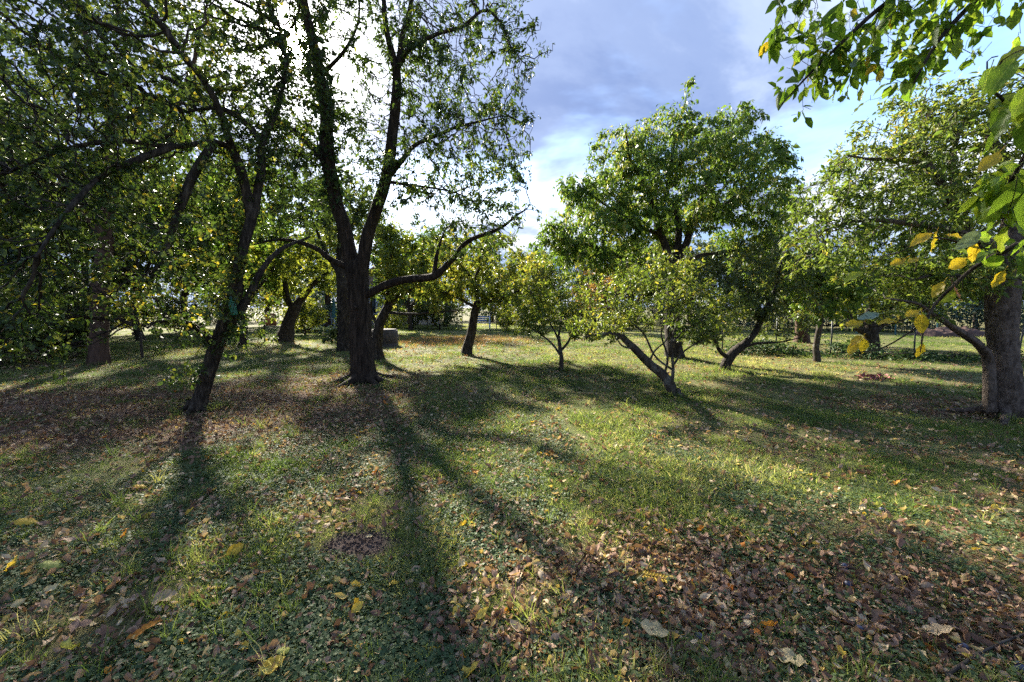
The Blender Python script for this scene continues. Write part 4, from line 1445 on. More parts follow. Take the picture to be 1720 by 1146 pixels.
    for (px, py, dd, rx, ry, rz, w) in [(1470, 20, 2.8, 180, 75, .45, 3), (1390, 110, 2.7, 80, 60, .25, .9), (1620, 30, 2.6, 110, 80, .4, 1.6), (1330, 60, 2.9, 45, 50, .2, .3), (1500, 110, 2.6, 90, 40, .25, .5),
                                        (1715, 310, 1.42, 55, 70, .15, .7), (1712, 420, 1.55, 45, 40, .12, .25), (1745, 120, 1.05, 60, 60, .12, .2)]:
        c = at(px, py, dd)
        k = dd / F
        crowns.append((c[0], c[1], c[2], rx * k, rz, ry * k, w))
    make_tree('overhanging_tree', 'tree beside the viewer whose leafy boughs hang into the upper right', base, limbs, crowns, M['bark_dark'], M['leaf_over'], 31,
              attr_n=1150, D=.055, dk=.065, leaves=640, LL=.08, LW=.044, droop=.9, flat=.3, world_pts=True, tint_mu=.5, sides=12, tip=.0014, expo=2.4, rmax=.02,
              trop=(-.05, 0, -.28), jitter=.22, thin=.006, spread=.03, post=post, flare=.3)


build_overhang()

# ------------------------------------------------------------------ background trees and shrubs


def conifer(name, label, H, R, seed):
    r = np.random.default_rng(seed)
    root = empty(name)
    tag(root, label, 'tree')
    path, rr = catmull([(0, 0, -.1), (0.03, 0, H * .5), (0, 0, H)], [H * .022, H * .014, .01], .3)
    V, Fs = tube(path, rr, 8, .1)
    link('trunk', np_mesh('trunk', V, Fs, smooth=True), M['bark_brown'], root)
    C, A = [], []
    z = H * .12
    while z < H * .985:
        f = 1 - z / H
        nb = int(7 + 4 * r.random())
        for b in range(nb):
            a = r.random() * 6.283
            ln = R * (f ** .8) * r.uniform(.7, 1.12) + .08
            m = max(6, int(46 * ln / R))
            t = r.random(m) ** .7
            sag = -.32 * t * t * ln + .06 * t * ln
            side = r.normal(0, .13, m) * ln * t
            C.append(np.stack([math.cos(a) * t * ln - math.sin(a) * side, math.sin(a) * t * ln + math.cos(a) * side, z + sag - abs(r.normal(0, .08, m))], 1))
            A.append(np.tile([math.cos(a), math.sin(a), -.35], (m, 1)))
        z += H * .028 * (0.6 + f)
    C, A = np.concatenate(C), np.concatenate(A)
    V, Fs, k = make_leaves(C, A * 2, .26, .075, r, .35, .3, .1, False)
    link('crown', np_mesh('crown', V, Fs, tint=np.repeat(r.random(len(C)), k)), M['needle'], root)
    return root


def generic_tree(name, label, H, R, leafmat, seed, leaves, LL, trunk_r=.14, low=.3):
    r = np.random.default_rng(seed)
    h0 = H * low
    limbs = [([(0, 0, -.05), (r.normal(0, .08), r.normal(0, .08), h0 * .6), (r.normal(0, .12), 0, h0 * 1.15), (r.normal(0, .2), 0, H * .7)],
              [trunk_r, trunk_r * .85, trunk_r * .7, trunk_r * .25])]
    for k in range(5):
        a = k * 1.256 + r.random()
        limbs.append(([(0, 0, h0 * (.8 + .1 * k)), (math.cos(a) * R * .35, math.sin(a) * R * .35, h0 * 1.1 + H * .12), (math.cos(a) * R * .7, math.sin(a) * R * .7, H * (.5 + .25 * r.random()))],
                      [trunk_r * .5, trunk_r * .35, trunk_r * .1]))
    crowns = [(0, 0, (h0 + H) / 2, R * .75, R * .75, (H - h0) / 2, 2)]
    for k in range(7):
        a = r.random() * 6.283
        q = R * r.uniform(.35, .7)
        crowns.append((math.cos(a) * q, math.sin(a) * q, h0 + (H - h0) * r.uniform(.15, .8), R * .42, R * .42, (H - h0) * .26, .7))
    return make_tree(name, label, np.zeros(3), limbs, crowns, M['bark_dark'], leafmat, seed, attr_n=700, D=H * .028, dk=H * .04, leaves=leaves, LL=LL, LW=LL * .6,
                     world_pts=True, hexa=False, spread=LL * .8, cluster=.8, sides=9, thin=.02, tip=.006)


def copy_tree(root):
    c = root.copy()
    COL.objects.link(c)
    for ch in root.children:
        k = ch.copy()
        COL.objects.link(k)
        k.parent = c
    return c


def build_background():
    G = 'trees along the far side of the orchard'
    protos = {
        'a': generic_tree('broadleaf_tree', 'x', 7.0, 3.2, M['leaf_far'], 101, 11000, .17),
        'b': generic_tree('broadleaf_tree', 'x', 7.5, 2.8, M['leaf_cherry'], 102, 10000, .17, low=.22),
        'c': generic_tree('broadleaf_tree', 'x', 6.0, 3.0, M['leaf_plum'], 103, 9000, .16, low=.25),
        'y': generic_tree('yellow_tree', 'x', 5.0, 2.4, M['leaf_far_yellow'], 104, 7000, .15, low=.2),
        'r': generic_tree('reddish_tree', 'x', 4.0, 1.8, M['leaf_far_red'], 105, 4500, .13, low=.2),
        'p': conifer('conifer', 'x', 10.0, 2.3, 106),
        's': generic_tree('shrub', 'x', 2.0, 1.2, M['leaf_far_yellow'], 107, 3500, .10, .05, .1),
        'g': generic_tree('shrub', 'x', 2.2, 1.4, M['leaf_far'], 108, 3500, .11, .05, .08),
    }
    Hs = {'a': 7, 'b': 7.5, 'c': 6, 'y': 5, 'r': 4, 'p': 10, 's': 2, 'g': 2.2}
    used = set()
    rows = [
        (-130, 12, 8.5, 'a', 'dense tree at the left edge beyond the dark fence posts'),
        (-30, 17, 11, 'p', 'bluish conifer at the upper left corner behind the apple tree'),
        (70, 19, 12.5, 'p', 'tall conifer behind the fence posts, second from the left edge'),
        (150, 22, 9, 'b', 'green tree straight behind the stout brown trunk'),
        (235, 18, 8, 'a', 'dark leafy tree just right of the stout brown trunk'),
        (318, 24, 9, 'a', 'olive-green tree seen left of the leaning apple trunk'),
        (395, 27, 9.5, 'b', 'distant green tree seen left of the apple tree fork'),
        (405, 15.5, 7.6, 'b', 'green tree close behind the fork of the leaning apple tree'),
        (455, 33, 8, 'c', 'far tree above the wooden boards'),
        (552, 31, 11, 'p', 'conifer rising between the slanting tree and the forked trunk'),
        (690, 25, 6.5, 'b', 'green tree just right of the forked trunk above the round well'),
        (748, 30, 7, 'a', 'far tree between the well and the leaning yellow-green tree'),
        (826, 38, 9, 'p', 'dark conifer behind the leaning yellow-green tree'),
        (880, 33, 6.5, 'c', 'far tree filling the gap left of the slender young tree'),
        (930, 36, 7, 'b', 'far green tree behind the slender young tree'),
        (985, 40, 10, 'p', 'dark conifer behind the left side of the cherry tree'),
        (1000, 24, 4.2, 'r', 'small reddish tree between the young tree and the plum tree'),
        (1060, 31, 7.4, 'c', 'far tree behind the leaning plum tree'),
        (1160, 33, 7.6, 'a', 'far tree behind the cherry trunk'),
        (1255, 30, 6.6, 'b', 'far tree behind the stubby dark tree'),
        (1330, 29, 4.6, 'a', 'far tree behind the sunlit reddish trunk'),
        (1405, 30, 4.8, 'c', 'far tree above the hedge behind the thin straight tree'),
        (1470, 27, 5.0, 'y', 'pale yellowish tree above the hedge behind the branching tree'),
        (1560, 28, 6.0, 'a', 'far tree left of the thick grey trunk'),
        (1640, 25, 6.5, 'b', 'far tree directly behind the thick grey trunk'),
        (1760, 22, 7, 'a', 'tree beyond the right edge behind the thick grey trunk'),
        (-330, 9, 8, 'b', 'tree further left beyond the fence'),
    ]
    for i, (px, d, H, kd, lab) in enumerate(rows):
        o = protos[kd]
        if kd in used:
            o = copy_tree(o)
        used.add(kd)
        x = (px - CX) / F * d
        o.location = (x, d, float(gz(x, d)))
        s = H / Hs[kd]
        o.scale = (s * rng.uniform(.95, 1.15), s * rng.uniform(.95, 1.15), s)
        o.rotation_euler = (0, 0, rng.random() * 6.28)
        tag(o, lab, 'tree', G)
    shr = [
        (512, 21, 2.0, 's', 'bright yellow shrub in front of the blue-grey shed'),
        (655, 21, 1.6, 's', 'orange-yellow shrub behind the round concrete well'),
        (735, 26, 2.4, 'g', 'green shrub on the far mesh fence right of the well'),
        (690, 27, 2.0, 'g', 'green shrub at the left end of the far mesh fence'),
        (850, 24, 1.5, 's', 'yellowish shrub right of the far garden bench'),
        (905, 26, 2.2, 'g', 'green shrub at the end of the lawn behind the young tree'),
        (965, 25, 1.8, 's', 'yellowish shrub right behind the young tree'),
        (1050, 26, 2.0, 'g', 'green shrub seen under the leaning plum trunk'),
        (1190, 25, 2.0, 'g', 'green shrub seen between the cherry trunk and the stubby tree'),
        (1120, 27, 2.1, 'g', 'green shrub seen left of the cherry trunk'),
        (60, 11, 2.2, 'g', 'dark shrub in front of the left fence posts'),
        (115, 11.5, 1.9, 'g', 'dark shrub just left of the stout brown trunk'),
        (-40, 9.5, 2.4, 'g', 'dark shrub at the very left edge of the orchard'),
        (300, 23, 2.2, 'g', 'dark shrub on the sunny strip behind the apple tree'),
        (380, 27, 2.4, 'g', 'green shrub behind the apple trunk near the wooden boards'),
        (225, 21, 2.0, 's', 'yellow-green shrub in the sun right of the brown trunk'),
    ]
    for i, (px, d, H, kd, lab) in enumerate(shr):
        o = protos[kd]
        if kd in used:
            o = copy_tree(o)
        used.add(kd)
        x = (px - CX) / F * d
        o.location = (x, d, float(gz(x, d)))
        s = H / Hs[kd]
        o.scale = (s * rng.uniform(.9, 1.3), s * rng.uniform(.9, 1.3), s)
        o.rotation_euler = (0, 0, rng.random() * 6.28)
        tag(o, lab, 'shrub', 'shrubs around the orchard')


build_background()


def leafy_mound(name, label, cat, path, w, h, n, LL, mat, seed, rag=False):
    """hedge or creeper strip: leaves through the volume above a path, with woody stems inside"""
    r = np.random.default_rng(seed)
    P, _ = catmull(path, np.ones(len(path)), .25)
    root = empty(name, tuple(P[0]))
    tag(root, label, cat)
    k = r.integers(0, len(P), n)
    T = norm(np.gradient(P, axis=0))
    S = np.stack([T[:, 1], -T[:, 0], np.zeros(len(P))], 1)
    u = r.uniform(-1, 1, n)
    hh = h * (0.72 + .5 * fbm(P[k, 0] * 1.1 + seed, P[k, 1] * 1.1 + 3, 3))
    if rag:
        hh = h * (.08 + 1.9 * ss(.38, .72, fbm(P[k, 0] * 2.3 + seed, P[k, 1] * 2.3, 3)))
    z = hh * np.sqrt(np.clip(1 - u * u * .8, 0, 1)) * r.random(n) ** .45
    C = P[k] + S[k] * (u * w / 2)[:, None] + r.normal(0, .3 if rag else .12, (n, 3)) * np.array([1, 1, .2])
    C[:, 2] = gz(C[:, 0], C[:, 1]) + z
    V, Fs, kk = make_leaves(C - P[0], S[k] * u[:, None] + np.array([0, 0, .4]), LL, LL * .6, r, .2, .5, .15, False)
    link('foliage', np_mesh('foliage', V, Fs, tint=np.repeat(np.clip(r.normal(.35, .25, n), 0, 1), kk)), mat, root)
    Vs, Fq, off = [], [], 0
    for j in range(min(160, n // 60)):
        b = P[r.integers(0, len(P))] + np.array([r.normal(0, w * .2), r.normal(0, w * .2), -.02])
        q = np.array([b, b + np.array([r.normal(0, .12), r.normal(0, .12), h * .5]), b + np.array([r.normal(0, .25), r.normal(0, .25), h * .95])])
        v, f = tube(q - P[0], np.array([.018, .012, .005]), 4, cap=False)
        Vs.append(v)
        Fq.append(f[0] + off)
        off += len(v)
    tag(link('stems', np_mesh('stems', np.concatenate(Vs), Fq), M['bark_dark'], root), kind='stuff')
    return root


def gp(px, d, z=0.0):
    x = (px - CX) / F * d
    return np.array([x, d, float(gz(x, d)) + z])


leafy_mound('hedge', 'long dark green hedge closing off the lawn behind the right fence', 'hedge',
            [gp(1180, 26), gp(1330, 25), gp(1500, 23.5), gp(1700, 22), gp(1950, 20)], 1.3, 1.75, 14000, .13, M['needle'], 201)
leafy_mound('creeper_strip', 'low dark strip of leafy creepers running across the lawn on the right', 'plants',
            [gp(1240, 12.9), gp(1330, 12.5), gp(1430, 12.0), gp(1560, 11.3), gp(1700, 10.6)], .7, .24, 5200, .085, M['ivy'], 202, rag=True)
leafy_mound('hedge', 'dark tangled hedge along the fence at the left edge', 'hedge',
            [gp(-420, 9.5), gp(-200, 11), gp(-20, 13.5), gp(120, 17)], 1.4, 2.6, 11000, .13, M['leaf_far'], 203)
leafy_mound('hedge', 'distant overgrown hedge along the end of the lawn', 'hedge',
            [gp(-60, 27), gp(150, 33), gp(330, 37), gp(600, 42), gp(860, 43), gp(1180, 38), gp(1330, 34), gp(1520, 31), gp(1800, 27)], 2.8, 4.8, 36000, .27, M['leaf_far'], 204)

# ------------------------------------------------------------------ man-made things


def box(cx, cy, cz, sx, sy, sz, bev=0.0):
    """box centred on (cx, cy) standing on cz, optionally with chamfered vertical edges"""
    x, y = sx / 2, sy / 2
    b = bev
    if b:
        ring = [(-x + b, -y), (x - b, -y), (x, -y + b), (x, y - b), (x - b, y), (-x + b, y), (-x, y - b), (-x, -y + b)]
    else:
        ring = [(-x, -y), (x, -y), (x, y), (-x, y)]
    n = len(ring)
    V = [(cx + p[0], cy + p[1], cz) for p in ring] + [(cx + p[0], cy + p[1], cz + sz) for p in ring]
    F4 = np.array([(k, (k + 1) % n, (k + 1) % n + n, k + n) for k in range(n)])
    caps = np.array([list(range(n))[::-1], [k + n for k in range(n)]])
    return np.array(V, float), [F4, caps]


def join(parts):
    V, Fs, off = [], [], 0
    for v, fs in parts:
        V.append(v)
        Fs += [np.asarray(f) + off for f in fs]
        off += len(v)
    return np.concatenate(V), Fs


def part(name, geo, mat, parent, smooth=False):
    V, Fs = geo
    return link(name, np_mesh(name, V, Fs, smooth=smooth), mat, parent)


def lathe(prof, sides=20):
    """prof: list of (r, z)"""
    th = np.arange(sides) / sides * 2 * np.pi
    V = np.concatenate([np.stack([r_ * np.cos(th), r_ * np.sin(th), np.full(sides, z)], 1) for r_, z in prof])
    n = len(prof)
    a = np.arange(n - 1)[:, None] * sides + np.arange(sides)[None]
    b = np.arange(n - 1)[:, None] * sides + (np.arange(sides)[None] + 1) % sides
    return V, [np.stack([a, b, b + sides, a + sides], -1).reshape(-1, 4)]


plain_mat('concrete', (0.065, 0.056, 0.05), .9, .45, 9, .5)
plain_mat('wood_dark', (0.045, 0.034, 0.026), .85, .5, 22, .4)
plain_mat('metal_post', (0.03, 0.035, 0.032), .5, .3, 30, 0, .4)
plain_mat('teal_paint', (0.04, 0.12, 0.125), .5, .2, 10)
plain_mat('blue_wall', (0.30, 0.34, 0.42), .8, .2, 3)
plain_mat('white_wall', (0.55, 0.52, 0.48), .85, .12, 2)
plain_mat('pink_wall', (0.42, 0.30, 0.26), .85, .15, 2)
plain_mat('roof_tile', (0.24, 0.10, 0.07), .8, .35, 6, .3)
plain_mat('felt', (0.10, 0.10, 0.11), .9, .3, 8)
plain_mat('orange_wood', (0.34, 0.15, 0.07), .7, .35, 14, .2)
plain_mat('glass_dark', (0.03, 0.04, 0.05), .12, .2, 4, 0, .6)
plain_mat('blue_paint', (0.14, 0.2, 0.30), .5, .2, 8)
plain_mat('white_paint', (0.6, 0.62, 0.64), .5, .1, 8)
plain_mat('red_cloth', (0.30, 0.11, 0.10), .85, .3, 30, .3)
plain_mat('plum_skin', (0.04, 0.046, 0.085), .45, .5, 18, 0, .4)
plain_mat('apple_skin', (0.36, 0.38, 0.13), .4, .2, 20, 0, .45)
plain_mat('wire', (0.10, 0.11, 0.11), .5, .2, 20, 0, .4, .6)
plain_mat('soil', (0.085, 0.058, 0.046), .95, .55, 60, .8, .1)
plain_mat('brown_heap', (0.085, 0.05, 0.038), .9, .4, 10, .5)


def bottle_plastic():
    m, N, L, out = new_mat('green_plastic')
    p = N.new('ShaderNodeBsdfPrincipled')
    p.inputs['Base Color'].default_value = (0.06, 0.24, 0.15, 1)
    p.inputs['Roughness'].default_value = .25
    t = N.new('ShaderNodeBsdfTranslucent')
    t.inputs[0].default_value = (0.08, 0.28, 0.18, 1)
    mx = N.new('ShaderNodeMixShader')
    mx.inputs[0].default_value = .55
    L.new(p.outputs[0], mx.inputs[1])
    L.new(t.outputs[0], mx.inputs[2])
    L.new(mx.outputs[0], out.inputs[0])
    M['green_plastic'] = m


bottle_plastic()


def fence(name, label, posts, h, pr, wires, mat, wr=.004, tilt=0.03):
    root = empty(name, tuple(posts[0]))
    tag(root, label, 'fence')
    o = posts[0]
    r = np.random.default_rng(len(posts) * 7 + int(h * 10))
    tops = []
    for p in posts:
        t = p + np.array([r.normal(0, tilt), r.normal(0, tilt), h * r.uniform(.95, 1.05)])
        path = np.array([p + [0, 0, -.1], (p + t) / 2 + r.normal(0, .006, 3), t])
        V, Fs = tube(path - o, np.array([pr * 1.05, pr, pr * .92]), 8, .08 if pr > .03 else 0)
        part('post', (V, Fs), mat, root, True)
        tops.append(t)
    for f in wires:
        pts = []
        for k in range(len(posts)):
            q = posts[k] * (1 - f) + tops[k] * f
            pts.append(q)
            if k < len(posts) - 1:
                q2 = posts[k + 1] * (1 - f) + tops[k + 1] * f
                pts.append((q + q2) / 2 - np.array([0, 0, .015]))
        V, Fs = tube(np.array(pts) - o + [0, -pr, 0], np.full(len(pts), wr), 4)
        part('wire', (V, Fs), M['wire'], root)
    return root


def build_things():
    # left fence
    fence('post_fence', 'fence of dark wooden posts and wire at the left edge', [gp(-75, 12.2), gp(-30, 12.4), gp(12, 12.6), gp(38, 13.6), gp(62, 14.8), gp(84, 16.2)],
          1.55, .075, (.25, .5, .75, .93), M['wood_dark'])
    fence('wire_fence', 'thin wire fence with dark metal posts behind the creeper strip', [gp(1215, 13.6), gp(1305, 13.0), gp(1398, 12.3), gp(1540, 11.6), gp(1716, 11)],
          1.15, .022, (.15, .45, .75, .97), M['metal_post'], .0022)
    fence('mesh_fence', 'distant mesh fence with thin posts at the end of the sunny lawn', [gp(660, 27.5), gp(718, 27.3), gp(776, 27.1), gp(834, 27), gp(892, 26.9)],
          1.7, .03, (.1, .3, .5, .7, .9), M['metal_post'], .006)
    fence('teal_fence', 'green-painted fence posts in front of the hedge on the right', [gp(1440, 21.8), gp(1505, 21.4), gp(1575, 21)],
          1.3, .035, (.4, .9), M['teal_paint'], .004)
    # concrete well ring
    b = ground(646, 582)
    root = empty('concrete_well', tuple(b))
    tag(root, 'round grey concrete well ring standing right of the forked trunk', 'well')
    part('ring', lathe([(.50, -.05), (.50, .12), (.49, .13), (.50, .14), (.50, .58), (.485, .60), (.40, .60), (.385, .58), (.385, .1)], 28), M['concrete'], root, False)
    part('lid', lathe([(.001, .602), (.44, .602), (.445, .61), (.445, .635), (.43, .645), (.001, .65)], 28), M['concrete'], root, False)
    # sapling stakes
    for (px, py, h, lab) in [(445, 575, .95, 'thin dark stake left of the slanting trunk'), (549, 556, .95, 'thin dark stake in the sun in front of the shed'),
                             (239, 603, .75, 'short dark stake right of the stout brown trunk')]:
        p = ground(px, py)
        root = empty('garden_stake', tuple(p))
        tag(root, lab, 'stake', 'garden stakes')
        V, Fs = tube(np.array([(0, 0, -.1), (.005, 0, h * .5), (.02, 0, h)]), np.array([.035, .032, .026]), 7, .12)
        part('pole', (V, Fs), M['wood_dark'], root, True)
        V, Fs = tube(np.array([(-.045, 0, h * .78), (.05, .01, h * .8)]), np.array([.012, .012]), 5)
        part('tie', (V, Fs), M['wire'], root)
    # house
    b = gp(668, 36)
    root = empty('house', tuple(b), .25)
    tag(root, 'pale house with pinkish gable and red roof hidden behind the trees', 'house')
    part('wall', box(0, 0, 0, 7.0, 6.0, 3.1), M['white_wall'], root)
    gv = np.array([(-3.5, -3.0, 3.1), (3.5, -3.0, 3.1), (0, -3.0, 5.6), (-3.5, -2.8, 3.1), (3.5, -2.8, 3.1), (0, -2.8, 5.6)])
    part('gable', (gv, [np.array([(0, 1, 2), (5, 4, 3)]), np.array([(0, 3, 4, 1), (1, 4, 5, 2), (2, 5, 3, 0)])]), M['pink_wall'], root)
    for s in (-1, 1):
        p0, p1 = np.array([0, 0, 5.72]), np.array([s * 3.9, 0, 2.95])
        d = p1 - p0
        nn = norm(np.array([-d[2] * s, 0, d[0] * s])) * .12
        q = [p0 + [0, -3.4, 0], p1 + [0, -3.4, 0], p1 + [0, 3.4, 0], p0 + [0, 3.4, 0]]
        V = np.array(q + [v + nn for v in q])
        rf = part('roof', (V, [np.array([(3, 2, 1, 0), (4, 5, 6, 7), (0, 1, 5, 4), (1, 2, 6, 5), (2, 3, 7, 6), (3, 0, 4, 7)])]), M['roof_tile'], root)
    part('chimney', join([box(-1.2, .6, 4.4, .6, .6, 1.9), box(-1.2, .6, 6.3, .72, .72, .12)]), M['roof_tile'], root)
    for x in (-2.1, .2, 2.2):
        w = part('window', join([box(x - .55, -3.03, .95, .08, .1, 1.3), box(x + .55, -3.03, .95, .08, .1, 1.3), box(x, -3.03, .87, 1.3, .14, .08), box(x, -3.03, 2.25, 1.18, .1, .08), box(x, -3.025, .95, .05, .06, 1.3)]), M['white_paint'], root)
        part('pane', box(x, -3.005, .96, 1.02, .02, 1.28), M['glass_dark'], w)
    # shed
    b = gp(543, 31)
    root = empty('shed', tuple(b), -.1)
    tag(root, 'low blue-grey shed behind the yellow shrub', 'shed')
    for k in range(9):
        part('plank', box(-1.2 + k * .3, 0, 0, .285, .04 + .008 * (k % 2), 1.25), M['blue_wall'], root)
    part('wall', box(0, 1.0, 0, 2.68, 1.9, 1.24), M['blue_wall'], root)
    V, Fs = box(0, .95, 1.25, 3.0, 2.4, .09)
    V[:, 2] += (V[:, 1] - .95) * -.06
    part('roof', (V, Fs), M['felt'], root)
    part('window', join([box(.55, -.05, .55, .6, .05, .05), box(.55, -.05, 1.0, .6, .05, .05), box(.28, -.05, .6, .05, .05, .4), box(.82, -.05, .6, .05, .05, .4)]), M['white_paint'], root)
    # boards
    b = gp(455, 31)
    root = empty('wooden_screen', tuple(b), .05)
    tag(root, 'orange-brown wooden board screen left of the slanting trunk', 'screen')
    for k in range(6):
        part('board', box(-.35 + k * .14, 0, 0, .132, .03, .95 + .03 * math.sin(k * 2.3)), M['orange_wood'], root)
    part('rail', box(0, .03, .2, .86, .03, .08), M['orange_wood'], root)
    # closed parasol
    b = gp(562, 27)
    root = empty('parasol', tuple(b))
    tag(root, 'closed teal parasol left of the dark shaded trunk', 'parasol')
    part('pole', lathe([(.02, 0), (.02, 2.1), (.001, 2.12)], 10), M['white_paint'], root)
    V, Fs = lathe([(.15, .75), (.14, .85), (.12, 1.2), (.08, 1.5), (.09, 1.6), (.07, 1.85), (.02, 2.05)], 24)
    a = np.arctan2(V[:, 1], V[:, 0])
    V[:, :2] *= (1 + .22 * np.cos(a * 8))[:, None]
    part('canopy', (V, Fs), M['teal_paint'], root, True)
    part('foot', lathe([(.001, .08), (.2, .07), (.24, .0)], 16), M['concrete'], root)
    # garden bench
    b = gp(808, 25.5)
    root = empty('garden_bench', tuple(b), .12)
    tag(root, 'small blue and white garden bench far behind the leaning tree', 'bench')
    for k in range(3):
        part('seat_slat', box(0, -.16 + .13 * k, .42, 1.25, .115, .03), M['blue_paint'], root)
    for k in range(3):
        part('back_slat', box(0, .2, .55 + .12 * k, 1.25, .03, .1), M['blue_paint'], root)
    for x in (-.55, .55):
        for y in (-.16, .17):
            part('leg', box(x, y, -.03, .07, .06, .45 if y < 0 else .92), M['white_paint'], root)
    # reddish heap at the foot of the hedge
    b = gp(1600, 20.5)
    xs, ys = np.linspace(-1.7, 1.7, 70), np.linspace(-.7, .7, 30)
    X, Y = np.meshgrid(xs, ys)
    Z = .46 * np.clip(1 - (X / 1.7) ** 2, 0, 1) ** .35 * np.clip(1 - (Y / .7) ** 2, 0, 1) ** .5 * (.35 + 1.2 * fbm(X * 3 + 7, Y * 3, 4)) - .04
    i = np.arange(X.size).reshape(X.shape)
    me = np_mesh('brown_heap', np.stack([X.ravel(), Y.ravel(), Z.ravel()], 1), np.stack([i[:-1, :-1], i[:-1, 1:], i[1:, 1:], i[1:, :-1]], -1).reshape(-1, 4), smooth=True)
    o = link('brown_heap', me, M['brown_heap'])
    o.location = tuple(b)
    tag(o, 'low reddish-brown heap in front of the hedge on the right', 'heap')
    # patch of red leaves on the grass
    b = ground(1468, 638)
    rr_ = np.random.default_rng(41)
    n = 90
    C = np.stack([rr_.normal(0, .2, n), rr_.normal(0, .06, n), .025 + .015 * rr_.random(n)], 1)
    V, Fs, kk = make_leaves(C, rr_.normal(0, 1, (n, 3)) * [1, 1, .1], .075, .045, rr_, .0, 1.6, .3)
    o = link('red_leaf_patch', np_mesh('red_leaf_patch', V, Fs), M['red_cloth'])
    o.location = tuple(b)
    tag(o, 'small patch of pinkish-red leaves in the shaded grass on the right', kind='stuff')
    # bottle trap in the apple tree
    gb = ground(328, 694)
    top = at(392, 498, gb[1] - .08)
    root = empty('plastic_bottle', tuple(top - np.array([0, 0, .26])))
    root.rotation_euler = (.05, -.12, 0)
    tag(root, 'green plastic bottle hanging in the leaning apple tree', 'bottle')
    part('bottle', lathe([(.001, 0), (.036, .002), (.043, .015), (.043, .05), (.040, .06), (.043, .07), (.043, .15), (.038, .175), (.02, .205), (.014, .215), (.014, .235), (.001, .237)], 18), M['green_plastic'], root, True)
    part('cap', lathe([(.001, .256), (.017, .254), (.017, .232), (.0145, .231)], 14), M['teal_paint'], root)
    V, Fs = tube(np.array([(0, 0, .235), (.004, 0, .33), (0, .01, .46)]), np.array([.0025, .0025, .0025]), 4)
    part('string', (V, Fs), M['wire'], root)
    # apples still on the apple tree
    for k, (px, py, dd) in enumerate([(174, 172, -.9), (343, 147, -.3), (113, 164, -1.1), (201, 212, -.9), (356, 222, -.2), (366, 634, -.3)]):
        p = at(px, py, gb[1] + dd)
        ap = bpy.data.objects.get('apple_tree')
        o = link('apple', np_mesh('apple', *lathe([(.001, -.024), (.016, -.028), (.028, -.015), (.031, .004), (.026, .02), (.013, .026), (.002, .02), (.0015, .05)], 14), smooth=True), M['apple_skin'], ap)
        o.location = tuple(p - np.array(ap.location))
    # vegetables
    rv = np.random.default_rng(77)
    me = None
    for k, px in enumerate((500, 512, 522, 533, 543)):
        p = gp(px, 22.5 + .3 * (k % 2))
        if me is None:
            n = 46
            a = rv.random(n) * 6.283
            C = np.stack([np.cos(a) * .06, np.sin(a) * .06, .04 + .1 * rv.random(n)], 1)
            A = np.stack([np.cos(a), np.sin(a), .7 * rv.random(n)], 1)
            V, Fs, kk = make_leaves(C, A * 3, .24, .15, rv, .05, .6)
            me = np_mesh('leaves', V, Fs, tint=np.repeat(rv.random(n), kk))
            me.materials.append(M['clover_still'])
        o = link('cabbage', me)
        o.location = tuple(p)
        o.rotation_euler = (0, 0, k * 1.1)
        o.scale = [1 + .2 * math.sin(k * 2)] * 3
        tag(o, ['leftmost grey-green cabbage in the row before the shed', 'second grey-green cabbage from the left before the shed', 'middle one of five grey-green cabbages before the shed',
                'fourth grey-green cabbage from the left before the shed', 'rightmost grey-green cabbage in the row before the shed'][k], 'cabbage', 'cabbages in the sunny bed')
    # bare soil patch: crumbs
    n = 420
    a = rv.random(n) * 6.283
    q = np.sqrt(rv.random(n))
    C = np.stack([DIRT[0] + np.cos(a) * q * .27, DIRT[1] + np.sin(a) * q * .15], 1)
    Vs, Fs, off = [], [], 0
    for c in C:
        s = rv.uniform(.003, .011)
        v = norm(np.array([(1, 0, 0), (-1, 0, 0), (0, 1, 0), (0, -1, 0), (0, 0, 1), (0, 0, -1.)]) + rv.normal(0, .35, (6, 3))) * s
        v = v + np.array([c[0], c[1], float(gz(c[0], c[1])) + s * .5])
        Vs.append(v)
        Fs.append(np.array([(0, 2, 4), (2, 1, 4), (1, 3, 4), (3, 0, 4), (2, 0, 5), (1, 2, 5), (3, 1, 5), (0, 3, 5)]) + off)
        off += 6
    o = link('soil_crumbs', np_mesh('soil_crumbs', np.concatenate(Vs), Fs), M['soil'])
    tag(o, 'dark crumbs of bare soil on a small patch in the lawn', kind='stuff')


leaf_mat('clover_still', [(0.0, (0.12, 0.17, 0.10)), (1.0, (0.28, 0.33, 0.22))], trans=.25)
build_things()

# ------------------------------------------------------------------ fallen leaves


